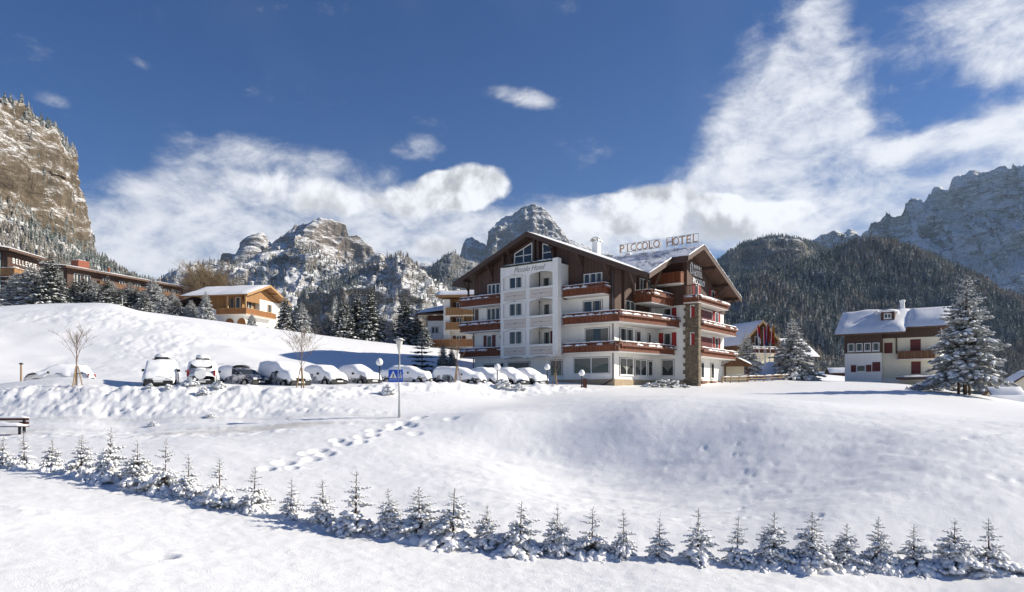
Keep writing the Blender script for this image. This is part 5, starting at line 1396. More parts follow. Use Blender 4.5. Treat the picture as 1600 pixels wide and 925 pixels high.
def wooden_chalet():
    e = empty('chalet', ((381 - 800) / FPX * 112, 112, 0), R(-12)); tag(e, 'honey coloured wooden chalet with sunlit gable and long balcony', 'chalet')
    # corner at origin: front wall runs to -x, gable wall runs to +y
    zb, z1, he = 9.0, 14.0, 16.5
    m = MB(); m.box(-9.7, 0, zb, 0, 10.9, z1); m.build('wall', M['plaster'], e)
    zf = lambda x, y: he + .36 * (5.45 - abs(y - 5.45))
    m = MB(); m.box(-7.0, .9, z1, -.9, 10.0, he); m.build('cladding', M['honey'], e)
    m = MB(); m.box(-.9, 4.6, z1, 0, 10.9, he - .3); m.build('wall', M['plaster'], e)
    m = MB(); m.prism([(-.5, .9, z1 + 1.4), (-.5, 10.2, z1 + 1.4), (-.5, 10.2, he), (-.5, 5.45, he + 1.75), (-.5, .9, he)], (.46, 0, 0)); m.build('gable_cladding', M['honey'], e)
    m = MB(); slab([(-11.0, -1.4), (1.5, -1.4), (1.5, 5.45), (-11.0, 5.45)], lambda x, y: zf(x, y) + .25, .22, m); slab([(-11.0, 5.45), (1.5, 5.45), (1.5, 12.2), (-11, 12.2)], lambda x, y: zf(x, y) + .25, .22, m)
    rf = m.build('roof', M['honey'], e)
    m = MB()
    for a, b in (((1.5, -1.4), (1.5, 5.45)), ((1.5, 5.45), (1.5, 12.2))):
        m.prism([(a[0], a[1], zf(*a) - .12), (b[0], b[1], zf(*b) - .12), (b[0], b[1], zf(*b) + .27), (a[0], a[1], zf(*a) + .27)], (.07, 0, 0))
    m.build('verge_board', M['honey_beam'], rf)
    for i, h in enumerate(([(-11.05, -1.45), (1.55, -1.45), (1.55, 5.45), (-11.05, 5.45)], [(-11.05, 5.45), (1.55, 5.45), (1.55, 12.2), (-11.05, 12.2)])): snow_roof(h, lambda x, y: zf(x, y) + .26, .3, M['snow'], rf, lump=.1, seed=44 + i)
    for y in (.2, 3, 5.45, 8, 10.8):
        q = MB(); q.box(-.5, y - .1, zf(0, y) - .25, 1.4, y + .1, zf(0, y) - .02); q.build('purlin', M['honey_beam'], rf)
    balcony(e, [(-4.2, -.05), (-4.2, -1.3), (1.25, -1.3), (1.25, 7.6), (.0, 7.6)], 12.95, 14.0, [(-4.2, -1.3), (1.25, -1.3), (1.25, 7.6), (-4.2, 7.6)], 'orange_wood', False, False, seed=45, cap='honey_beam')
    for x, y in ((1.1, -1.15), (-2.2, -1.15), (1.1, 10.7)):
        q = MB(); q.box(x - .12, y - .12, 12.9, x + .12, y + .12, zf(x, y) + .05); q.build('timber_post', M['honey_beam'], e)
    f, g = F0(.9), FR(-.0)
    window(e, f, -3.9, -2.4, z1 + .2, z1 + 2.0, 2, '', '', frame='honey_beam'); window(e, f, -2.1, -1.2, z1 + .1, z1 + 2.1, 1, '', '')
    window(e, FR(-.9), 1.6, 3.6, z1 + .4, z1 + 1.7, 2, '', 'frame_brown'); window(e, FR(0), 7.0, 8.2, z1 + .3, z1 + 1.6, 1, '', 'frame_brown', frame='honey_beam')
    window(e, FR(0), 6.4, 7.4, zb + 1.6, zb + 2.7, 1, '', ''); window(e, FR(0), 9.0, 10.2, zb + 1.6, zb + 2.8, 1, '', '', frame='honey_beam')
    for x in (-2.6, -.4):      # basement arches
        q = MB(); fz = F0(); pts = [fz.p(x - .8, .02, zb)] + [fz.p(x + .8 * math.cos(a), .02, 11.6 + .9 * math.sin(a)) for a in [PI * (1 - i / 8) for i in range(9)]] + [fz.p(x + .8, .02, zb)]
        q.prism(pts, (0, -.05, 0)); q.build('arched_opening', M['orange_wood'], e)
    simple_chimney(e, -2.2, 5.6, 18.0, 19.3, .5, 'metal'); 
    q = MB(); q.box(-6.2, 2.2, 17.1, -5.2, 3.0, 17.7); q.build('roof_vent', M['iron'], e)
    # lean-to at the left
    zl = lambda x, y: 15.1 + .28 * (x + 14.5)
    m = MB(); slab([(-14.5, .5), (-9.8, .5), (-9.8, 8.5), (-14.5, 8.5)], zl, .2, m); lo = m.build('lean_to_roof', M['timber_beam'], e)
    snow_roof([(-14.6, .4), (-9.8, .4), (-9.8, 8.5), (-14.6, 8.5)], zl, .3, M['snow'], lo, lump=.1)
    m = MB(); m.box(-14.2, 2, zb, -9.7, 8, 14.9); m.build('wall', M['plaster'], e)
wooden_chalet()

def sign_hotel():
    e = empty('hotel', (-80.3, 108, 0), 0); tag(e, 'brown timber hotel with a white name sign at the left edge', 'hotel')
    zb = 12.0
    m = MB(); m.box(-16, 0, zb, 0, 7.2, 22.6); m.build('cladding', M['timber_dark'], e)
    m = MB(); m.box(-16.1, -.1, zb, -1.2, .4, 22.4); m.build('wall', M['plaster'], e)
    m = MB(); m.box(-1.9, -.6, zb, -1.1, .3, 22.4); m.build('corner_pier', M['plaster_blue'], e)
    zf = lambda x, y: 23.1 + .16 * (.0 - x) if x > -9 else 23.1 + .16 * (18 + x)
    m = MB(); slab([(-9, -1.6), (1.4, -1.6), (1.4, 8.0), (-9, 8.0)], zf, .35, m); slab([(-19, -1.6), (-9, -1.6), (-9, 8.0), (-19, 8.0)], zf, .35, m)
    rf = m.build('roof', M['soffit'], e); snow_roof([(-9, -1.7), (1.5, -1.7), (1.5, 8.0), (-9, 8.0)], zf, .3, M['snow'], rf); snow_roof([(-19, -1.7), (-9, -1.7), (-9, 8.0), (-19, 8.0)], zf, .3, M['snow'], rf)
    for z in (15.2, 18.6):
        balcony(e, [(-1.0, -.3), (1.3, -.3), (1.3, 3.4), (0, 3.4)], z, z + 1.4, [(-1, -.3), (1.3, -.3), (1.3, 3.4), (-1, 3.4)], 'honey', False, True, seed=47)
    for i, ch in enumerate('BELLEVUE'):
        o = link('letter', text_mesh(ch, 1.25, .05, M['white_paint'], 0, 'CENTER'), e); o.location = (.06, 1.2 + i * .72, 20.95); o.rotation_euler = (R(90), 0, R(90)); o.scale = (.85, 1, 1)
    for y in (1.2, 4.4):
        for z in (15.6, 19.0): window(e, FR(0), y, y + 1.2, z, z + 1.5, 2, '', '')
    q = MB(); pts = [(-.2 + 1.1 * math.cos(PI * (1 - i / 8)), -.14, 14.2 + 1.1 * math.sin(PI * i / 8)) for i in range(9)]
    q.prism([(-1.3, -.14, zb)] + pts + [(.9, -.14, zb)], (0, -.05, 0)); q.build('arched_opening', M['redwood'], e)
    simple_chimney(e, -6.5, 5, 23.4, 25.0, .6, 'iron')
sign_hotel()

def long_building():
    e = empty('apartment_building', ((105 - 800) / FPX * 125, 125, 0), -math.atan2(.367, .93)); tag(e, 'long dark brown building with brick chimney under the wooded cliff', 'building')
    # local y runs away along the visible wall, local x points right towards the viewer's side
    m = MB(); m.box(-9, 0, 14, 0, 26, 23.2); m.build('cladding', M['timber_dark'], e)
    m = MB(); m.box(-7.5, -.06, 15, -1.0, 0, 22.6); m.build('wall', M['plaster_cream'], e)
    zf = lambda x, y: 23.5 + .12 * (0 - x)
    m = MB(); slab([(-9.5, -1.3), (1.5, -1.3), (1.5, 27), (-9.5, 27)], zf, .35, m); rf = m.build('roof', M['soffit'], e)
    snow_roof([(-9.5, -1.4), (1.55, -1.4), (1.55, 27), (-9.5, 27)], zf, .22, M['snow'], rf, lump=.12)
    for z in (17.4, 20.6): balcony(e, [(0, 5.5), (1.3, 5.5), (1.3, 25.5), (0, 25.5)], z, z + 1.0, [(0, 5.5), (1.3, 5.5), (1.3, 25.5), (0, 25.5)], 'brown_wood', False, False, seed=48, soffit='timber_dark')
    for y in (1.2, 3.2, 7, 10.5, 14, 17.5, 21, 24):
        for z in (17.6, 20.8): window(e, FR(.03), y, y + 1.3, z, z + 1.6, 2, '', '')
    m = MB(); m.box(-4.6, 4, 23.4, -2.6, 6.2, 25.6); o = m.build('chimney', M['brick_red'], e)
    s = MB(); s.snow_strip((-3.6, 4, 25.6), (-3.6, 6.2, 25.6), 1.9, .15); s.build('snow', M['snow'], o, smooth=True)
    m = MB(); m.lathe([(.18, 23.6), (.18, 24.6), (.3, 24.65), (.3, 24.85)], 8, -1.5, 9.5); m.build('flue', M['brick_red'], e)
long_building()

def balcony_block():
    e = empty('apartment_building', ((693 - 800) / FPX * 108, 108, 0), R(-6)); tag(e, 'apartment block with honey timber balconies left behind the main hotel', 'building')
    zb = 5.0
    m = MB(); m.box(.6, 1.2, zb, 8, 9, 15.2); m.build('cladding', M['honey'], e)
    m = MB(); m.box(0, 0, zb, 1.0, 9, 15.0); m.box(1.0, 1.0, zb, 8, 1.3, 10.3); m.build('wall', M['plaster'], e)
    zf = lambda x, y: 15.6 + .06 * y
    m = MB(); slab([(-1.0, -1.2), (9, -1.2), (9, 10), (-1, 10)], zf, .3, m); rf = m.build('roof', M['honey'], e)
    snow_roof([(-1.1, -1.3), (9.0, -1.3), (9, 10), (-1.1, 10)], zf, .75, M['snow'], rf, res=.45, lump=.1)
    simple_chimney(e, 1.5, 4, 15.6, 17.0, .5, 'honey_beam')
    for i, z in enumerate((7.4, 10.15, 12.45)):
        x1 = 5.5 if i else 8.0
        balcony(e, [(.45, .95), (.45, -.4), (3.3, -.4), (3.3, -.9), (x1, -.9), (x1, .95)] if i else [(-2.2, -1.2), (8, -1.2)], z - .1, z + 1.15, [(.45, -.4), (3.3, -.4), (3.3, -.9), (x1, -.9), (x1, 1.0), (.45, 1.0)] if i else [(-2.2, -1.2), (8, -1.2), (8, 1), (-2.2, 1)], 'honey' if i else 'orange_wood', False, False, seed=60 + i, cap='honey_beam')
    f = F0(1.2)
    for z in (8.1, 11.0, 13.5):
        window(e, F0(1.0) if z < 9 else f, 1.9, 2.8, z, z + 1.15, 2, 'lr', '', 'redwood'); window(e, F0(1.0) if z < 9 else f, 4.4, 5.2, z - .3, z + 1.2, 1, '', '')
    for x in (3.3, 5.4):
        q = MB(); q.box(x - .12, -.5, 10.2, x + .12, -.3, 15.3); q.build('timber_post', M['honey_beam'], e)
balcony_block()
def side_house():
    e = empty('house', ((661 - 800) / FPX * 112, 112, 0), R(-6)); tag(e, 'small white house with blue shaded snow roof next to the balcony block', 'house')
    m = MB(); m.box(.8, 0, 4, 4.2, 7, 12.0); m.build('wall', M['plaster'], e)
    m = MB(); m.box(.75, -.05, 12.0, 4.25, 7, 12.9); m.box(-.2, .6, 9.2, .8, 1.5, 10.4); m.build('cladding', M['redwood'], e)
    zf = lambda x, y: 13.0 + .42 * min(x + .9, 8, y + 1.2)
    m = MB(); slab([(-.9, -1.2), (4.4, -1.2), (4.4, 4), (4.4, 7.5), (-.9, 7.5)], lambda x, y: 13.1 + .2 * (y + 1.2), .25, m); rf = m.build('roof', M['soffit'], e)
    snow_roof([(-1, -1.3), (4.4, -1.3), (4.4, 7.5), (-1, 7.5)], lambda x, y: 13.12 + .2 * (y + 1.2) + .10 * (x + 1), .4, M['snow'], rf, lump=.15)
    window(e, F0(), 1.4, 2.6, 9.9, 11.0, 2); window(e, F0(), 1.9, 3.3, 6.3, 8.2, 1, 'r', '', 'redwood')
side_house()

def gable_chalet():
    e = empty('chalet', ((1156 - 800) / FPX * 99, 99, 0), R(18)); tag(e, 'chalet with brown gable and flags in front, right behind the hotel', 'chalet')
    rf, zt = gable_house(e, 0, 6.0, 0, 11, -1, 7.6, .95, 'y', 'plaster_cream', .9, 1.3, .25, .35, 'brown_wood', 6.3, 'brown_wood', 'wood_post')
    balcony(e, [(.2, .0), (.2, -1.1), (5.8, -1.1), (5.8, 0)], 5.9, 6.8, [(.2, -1.1), (5.8, -1.1), (5.8, 0), (.2, 0)], 'redwood', True, True, seed=66)
    for u in (.8, 2.5, 4.2): window(e, F0(-.05), u, u + .9, 7.0, 8.4, 1, '', '')
    window(e, F0(), 3.6, 5.2, 2.6, 4.2, 2, '', 'frame_brown'); window(e, F0(), .8, 1.8, 2.6, 4.0, 1, '', 'frame_brown')
    for y in (2, 5, 8): window(e, FR(6.0), y, y + 1, 3, 4.4, 1, 'lr', '', 'redwood')
    zf = lambda x, y: 6.3 - .28 * (x - 5.8)
    m = MB(); m.box(6.05, 1.5, -1, 10.6, 8, 4.6); m.build('annex_wall', M['plaster'], e)
    m = MB(); slab([(6.0, .4), (11.3, .4), (11.3, 8.8), (6.0, 8.8)], zf, .2, m); ao = m.build('annex_roof', M['honey'], e)
    snow_roof([(6.0, .3), (11.4, .3), (11.4, 8.8), (6.0, 8.8)], zf, .45, M['snow'], ao, lump=.12)
    window(e, F0(1.5), 7.2, 8.6, 2.6, 3.9, 2); q = MB(); F0(1.5).box(q, 6.2, 10.4, .02, .2, 1.9, 2.4); q.build('rail', M['orange_wood'], e)
    simple_chimney(e, 1.0, 6.5, 9.0, 11.2, .5)
gable_chalet()
def pale_building():
    e = empty('house', ((1212 - 800) / FPX * 112, 112, 0), R(8)); tag(e, 'pale plastered building with broad snow roof behind the tall frosted spruce', 'house')
    rf, zt = gable_house(e, 0, 6.8, 0, 9, -2, 6.4, .62, 'x', 'plaster_cream', .9, .6, .25, .5, None, 0, 'soffit')
    window(e, F0(), .8, 2.0, 3.4, 4.7, 2); window(e, F0(), 4.6, 5.8, 3.4, 4.7, 2); window(e, F0(), 2.4, 3.4, 1.2, 2.6, 1, '', ''); window(e, FR(6.8), 3, 4.2, 3.6, 5, 1, 'lr', '', 'redwood')
    simple_chimney(e, 2, 4.5, 8.9, 10.2, .5)
pale_building()
def kiosk():
    loc = at(1133, 79); e = empty('kiosk', (loc[0], 79, loc[2]), R(-8)); tag(e, 'small open timber kiosk with snowy gable roof by the hotel end', 'kiosk')
    m = MB()
    for x in (.0, 2.5):
        for y in (0, 2): m.box(x - .08, y - .08, -.4, x + .08, y + .08, 2.0)
    m.build('timber_post', M['redwood'], e)
    m = MB(); m.box(0, -.05, -.3, 2.5, .05, .75); m.build('counter', M['plaster_cream'], e)
    m = MB(); m.box(0, 1.9, -.3, 2.5, 2.0, 2.0); m.build('wall', M['plaster_cream'], e)
    m = MB(); m.prism([(-.1, -.3, 1.75), (2.6, -.3, 1.75), (2.6, -.3, 2.0), (1.25, -.3, 2.65), (-.1, -.3, 2.0)], (0, .12, 0)); m.build('gable_board', M['brown_wood'], e)
    zf = lambda x, y: 2.75 - .5 * abs(x - 1.25)
    m = MB(); slab([(-.5, -.5), (1.25, -.5), (1.25, 2.5), (-.5, 2.5)], zf, .12, m); slab([(1.25, -.5), (3.0, -.5), (3.0, 2.5), (1.25, 2.5)], zf, .12, m); rf = m.build('roof', M['brown_wood'], e)
    snow_roof([(-.55, -.55), (1.25, -.55), (1.25, 2.5), (-.55, 2.5)], zf, .28, M['snow'], rf, res=.3, lump=.05); snow_roof([(1.25, -.55), (3.05, -.55), (3.05, 2.5), (1.25, 2.5)], zf, .28, M['snow'], rf, res=.3, lump=.05)
    s = MB(); s.snow_strip((0, 0, .75), (2.5, 0, .75), .3, .1); s.build('snow', M['snow'], e, smooth=True)
kiosk()
def small_house(px, d, w, dep, he, slope, axis, wall, label, rz=0, zb=None, upper=None):
    X = (px - 800) / FPX * d; z = ground_z(X, d) if zb is None else zb
    e = empty('house', (X, d, z), R(rz)); tag(e, label, 'house', 'low houses in the valley at right')
    gable_house(e, 0, w, 0, dep, -2, he, slope, axis, wall, .6, .6, .2, .4, upper, he * .5 if upper else 0)
    window(e, F0(), w * .2, w * .4, he * .35, he * .7, 1, '', 'frame_brown', w=.06 if upper else 0); window(e, F0(), w * .6, w * .8, he * .35, he * .7, 1, '', 'frame_brown', w=.06 if upper else 0)
small_house(1556, 112, 3.6, 5, 3.0, .5, 'x', 'plaster_cream', 'tiny cream hut with snow roof right of the big spruce', -20, -3.3)
small_house(1578, 122, 7, 8, 4.0, .75, 'y', 'plaster_cream', 'cream gabled house cut by the right picture edge', -25, -2.4)
small_house(1564, 100, 7, 4, 1.9, .42, 'x', 'timber_dark', 'dark low barn with blue shaded snow roof at the right edge', -8, -3.2)
small_house(1288, 165, 4.5, 6, 2.6, .45, 'y', 'timber_dark', 'far little snow roofed barn left of the white house', 20, 1.6)
small_house(1300, 150, 5, 5, 2.2, .4, 'x', 'redwood', 'far brown barn tucked beside the white house corner', -15, 2.4)

# ------------------------------------------------------------------ street furniture
def _flag(kind):
    def f(nt, b):
        v = co(nt); x = xyz(nt, v)
        u, z = x[0] / .9, x[2] / 2.6
        n = noise(nt, v, 3.0, 2.0)
        if kind == 'cross':
            a = ((u + z * .9)._m('FRACT') - .5)._m('ABSOLUTE').step(.28, .34); bb = ((u - z * 1.1)._m('FRACT') - .5)._m('ABSOLUTE').step(.3, .36)
            c = mixc(nt, a, (.55, .03, .04), mixc(nt, bb, (.75, .74, .72), (.03, .05, .22)))
        elif kind == 'red': c = mixc(nt, n, (.30, .03, .025), (.4, .05, .04))
        elif kind == 'gold': c = mixc(nt, (u + z * .3)._m('FRACT').step(.45, .5), (.45, .26, .04), (.52, .03, .03))
        else: c = mixc(nt, (u * 1.0)._m('FRACT').step(.45, .5), (.04, .07, .28), (.5, .04, .06))
        nt.links.new(c if not isinstance(c, S) else c.s, b.inputs['Base Color']); setp(b, .8, .1)
    return mat('flag_cloth_' + kind, f)
for i, (px, zt, kd, lb) in enumerate([(1184, 506, 'cross', 'flag pole with red white and blue flag, leftmost before the brown gable'), (1191, 511, 'blue', 'flag pole with dark blue and red flag, second from the left'),
                                      (1199, 504, 'red', 'flag pole with plain red flag, second from the right'), (1205, 506, 'gold', 'flag pole with red and gold flag, rightmost of the four')]):
    d = 90.5; X = (px + (4 if i < 2 else -3) - 800) / FPX * d; z = ground_z(X, d); hgt = (HOR - zt) / FPX * d - z
    e = empty('flag_pole', (X, d, z), 0); tag(e, lb, 'flag pole', 'flag poles on the cleared snow heap')
    m = MB(); m.tube([(0, 0, -.3), ((-.45, -.2, .2, .4)[i], 0, hgt)], [.05, .03], 6); m.build('pole', M['white_paint'], e, smooth=True)
    m = MB(); n = 9; rows_ = 8; vs, fs = [], []
    for j in range(rows_ + 1):
        for k in range(n + 1):
            u = k / n; vs.append(((-.45, -.2, .2, .4)[i] * (1 - .35 * j / rows_) + .05 + u * (.26 + .08 * j / rows_), .16 * math.sin(u * 11 + j * .25), hgt - .1 - 2.3 * j / rows_ - .5 * u * u))
    for j in range(rows_):
        for k in range(n): a = j * (n + 1) + k; fs.append((a, a + 1, a + n + 2, a + n + 1))
    m.add(vs, fs); m.build('flag', _flag(kd), e, smooth=True)
def fence():
    e = empty('fence', (0, 0, 0)); tag(e, 'low snow topped rail fence right of the hotel', 'fence')
    pts = [(px, 76 + (px - 1135) * .06) for px in range(1128, 1250, 13)]
    P = [Vector(at(px, d)) for px, d in pts]
    for p in P:
        m = MB(); m.box(p.x - .06, p.y - .06, p.z - .3, p.x + .06, p.y + .06, p.z + .75); m.build('post', M['wood_post'], e)
    for a, b in zip(P[:-1], P[1:]):
        for h in (.35, .62):
            m = MB(); m.beam(a + Vector((0, -.08, h)), b + Vector((0, -.08, h)), .05, .1); o = m.build('rail', M['wood_post'], e)
        s = MB(); s.snow_strip(a + Vector((0, -.08, .67)), b + Vector((0, -.08, .67)), .1, .07); s.build('snow', M['snow'], e, smooth=True)
fence()
def globe_lamp(px, d, gy, label, base_post=False):
    loc = at(px, d); zc = (HOR - gy) / FPX * d - loc[2]
    e = empty('globe_lamp', loc); tag(e, label, 'lamp', 'globe lamps along the car park')
    m = MB(); m.lathe([(.09, -.2), (.09, .12), (.045, .2), (.04, zc - .3), (.09, zc - .27), (.09, zc - .2)], 10); m.build('pole', M['iron'], e, smooth=True)
    m = MB(); m.lump((0, 0, zc), (.26, .26, .26), 16, 9); m.build('globe', M['globe'], e, smooth=True)
    s = MB(); s.lump((0, 0, zc + .2), (.17, .17, .09), 10, 4); s.build('snow', M['snow'], e, smooth=True)
    if base_post: q = MB(); q.box(.1, -.12, -.2, .42, .14, zc - .45); q.build('wooden_post', M['redwood'], e)
globe_lamp(593, 50, 566, 'globe lamp standing left of the crossing signs'); globe_lamp(777, 53.5, 574, 'globe lamp in front of the cars near the hotel left corner'); globe_lamp(855, 60, 574, 'globe lamp close to the hotel entrance wall'); globe_lamp(909, 57.5, 583, 'globe lamp beside a short wooden post, rightmost', True)
def _sign(nt, b):
    b.inputs['Base Color'].default_value = (0.012, 0.09, 0.50, 1); setp(b, 0.35, 0.4)
M['sign_blue'] = mat('sign_blue', _sign)
def crossing_lamp():
    loc = at(624, 37); e = empty('street_lamp', loc); tag(e, 'tall funnel shaped street lamp carrying the crossing signs', 'street lamp')
    zt = (HOR - 531) / FPX * 37 - loc[2]
    m = MB(); m.lathe([(.075, -.3), (.07, .3), (.05, 1.0), (.045, zt - .75)], 10); m.build('pole', M['metal'], e, smooth=True)
    m = MB(); m.lathe([(.05, zt - .8), (.07, zt - .62), (.13, zt - .35), (.19, zt - .08), (.2, zt - .03)], 14); m.build('lamp_head', plain('frosted_lamp_glass', (.62, .60, .55), .35, .05), e, smooth=True)
    m = MB(); m.lathe([(.3, zt - .03), (.33, zt), (.12, zt + .05)], 16); o = m.build('lamp_cap', M['metal'], e, smooth=True)
    s = MB(); s.lump((0, 0, zt + .05), (.2, .2, .05), 10, 4); s.build('snow', M['snow'], o, smooth=True)
    def sign(rz, off, lb):
        g = empty('crossing_sign', (loc[0], loc[1], loc[2])); g.rotation_euler = (0, 0, rz); tag(g, lb, 'road sign', 'pedestrian crossing signs')
        zs = (HOR - 587) / FPX * 37 - loc[2]
        m = MB(); m.box(off - .25, -.09, zs - .36, off + .25, -.07, zs + .33); m.build('plate', M['sign_blue'], g)
        m = MB(); m.add([(off - .2, -.094, zs - .14), (off + .2, -.094, zs - .14), (off, -.094, zs + .27)], [(0, 1, 2)]); m.box(off - .2, -.094, zs - .24, off + .2, -.092, zs - .22); m.build('triangle', M['white_paint'], g)
        m = MB(); y = -.098
        m.lump((off + .01, y, zs + .10), (.026, .004, .028), 8, 3); m.add([(off - .03, y, zs + .065), (off + .04, y, zs + .065), (off + .03, y, zs - .03), (off - .03, y, zs - .03)], [(0, 1, 2, 3)])
        m.add([(off - .03, y, zs - .03), (off + .005, y, zs - .03), (off - .045, y, zs - .13), (off - .075, y, zs - .13)], [(0, 1, 2, 3)]); m.add([(off, y, zs - .03), (off + .03, y, zs - .03), (off + .075, y, zs - .13), (off + .045, y, zs - .13)], [(0, 1, 2, 3)])
        m.build('walking_figure', M['letter_dark'], g)
        m = MB(); m.box(-.06, -.07, zs - .2, .06, .07, zs - .14); m.box(-.06, -.07, zs + .14, .06, .07, zs + .2); m.build('bracket', M['metal'], g)
    sign(R(8), -.33, 'blue pedestrian crossing sign facing the viewer, left of the pole'); sign(R(-56), .36, 'blue pedestrian crossing sign turned aside, right of the pole')
crossing_lamp()
def posts():
    loc = at(33, 44.5); e = empty('bollard', loc); tag(e, 'short brown post left of the leftmost parked car', 'post')
    m = MB(); m.lathe([(.07, -.2), (.06, .0), (.055, 1.1)], 8); m.build('post', M['wood_post'], e); m = MB(); m.lathe([(.12, 1.1), (.12, 1.16), (.05, 1.2)], 8); m.build('cap', M['iron'], e)
    loc = at(191, 82); e = empty('marker_post', loc); tag(e, 'thin marker post on the snow ridge at left', 'post')
    m = MB(); m.lathe([(.035, -.2), (.035, 1.3)], 6); m.build('post', M['metal'], e); m = MB(); m.box(-.09, -.03, 1.15, .09, .03, 1.45); m.build('plate', M['metal'], e)
    loc = at(8, 34.2); e = empty('bench', loc, R(4)); tag(e, 'snow covered wooden bench at the left picture edge', 'bench')
    for x in (-.7, .7):
        m = MB(); m.box(x - .05, -.05, -.2, x + .05, .05, .42); m.box(x - .05, .3, -.2, x + .05, .4, .85); m.build('leg', M['iron'], e)
    for y in (-.02, .14, .3):
        m = MB(); m.box(-.95, y - .06, .42, .95, y + .06, .47); m.build('seat_slat', M['redwood'], e)
    for z in (.62, .8):
        m = MB(); m.box(-.95, .3, z - .06, .95, .34, z + .06); m.build('backrest_slat', M['redwood'], e)
    s = MB(); s.snow_strip((-.93, .1, .47), (.93, .1, .47), .46, .18); s.snow_strip((-.95, .33, .87), (.95, .33, .87), .12, .1); s.build('snow', M['snow'], e, smooth=True)
posts()

# ------------------------------------------------------------------ parked cars under snow
def paint(name, c):
    def f(nt, b):
        n = noise(nt, co(nt), 3.0, 4.0, .6)
        nt.links.new(mixc(nt, n.step(.38, .6) * .6, c, (.72, .72, .73)), b.inputs['Base Color']); setp(b, .3, .5, .2); b.inputs['Coat Weight'].default_value = .4
    return mat(name, f)
PAINT = {'silver': paint('silver_car_paint', (.42, .43, .44)), 'white': paint('white_car_paint', (.7, .7, .69)), 'blue': paint('dark_blue_car_paint', (.012, .022, .07)), 'grey': paint('grey_car_paint', (.10, .105, .11)), 'dark': paint('black_car_paint', (.02, .02, .022)), 'green': paint('dark_green_car_paint', (.02, .045, .035))}
M['tyre'] = plain('tyre_rubber', (.018, .018, .02), .85, .2); M['rim'] = plain('wheel_rim', (.35, .35, .36), .4, .1, metal=.6)
M['tail'] = plain('red_tail_light', (.35, .03, .025), .3, .1); M['head'] = plain('clear_headlamp', (.6, .62, .63), .15, .05); M['trim'] = plain('black_bumper', (.03, .03, .032), .6, .2); M['plate_w'] = plain('number_plate', (.65, .65, .62), .5, .05)
KINDS_ = {  # length, width, profile x -> (belt height, roof height or None)
    'hatch': (3.9, 1.66, [(-1.95, .72, .74), (-1.85, .92, 1.0), (-1.55, .94, 1.40), (-.9, .95, 1.49), (.1, .95, 1.47), (.55, .94, 1.30), (1.05, .92, .97), (1.7, .84, .86), (1.95, .62, .64)]),
    'estate': (4.5, 1.72, [(-2.25, .72, .74), (-2.18, .93, 1.0), (-1.9, .95, 1.38), (-1.3, .95, 1.45), (.1, .95, 1.44), (.6, .94, 1.28), (1.2, .92, .96), (2.0, .82, .84), (2.25, .6, .62)]),
    'sedan': (4.5, 1.74, [(-2.25, .74, .76), (-2.15, .95, .97), (-1.5, .98, 1.0), (-.95, .97, 1.32), (-.4, .96, 1.42), (.3, .95, 1.40), (.75, .94, 1.25), (1.3, .92, .95), (2.0, .82, .84), (2.25, .6, .62)]),
    'suv': (4.3, 1.82, [(-2.15, .85, .88), (-2.1, 1.08, 1.2), (-1.9, 1.1, 1.68), (-1.2, 1.1, 1.76), (.1, 1.1, 1.74), (.6, 1.09, 1.52), (1.0, 1.06, 1.12), (1.85, .98, 1.0), (2.15, .75, .77)]),
    'van': (4.4, 1.84, [(-2.2, .85, .88), (-2.15, 1.08, 1.2), (-2.0, 1.1, 1.72), (-1.2, 1.1, 1.80), (.5, 1.1, 1.78), (1.0, 1.08, 1.5), (1.5, 1.04, 1.08), (1.95, .92, .95), (2.2, .7, .72)])}
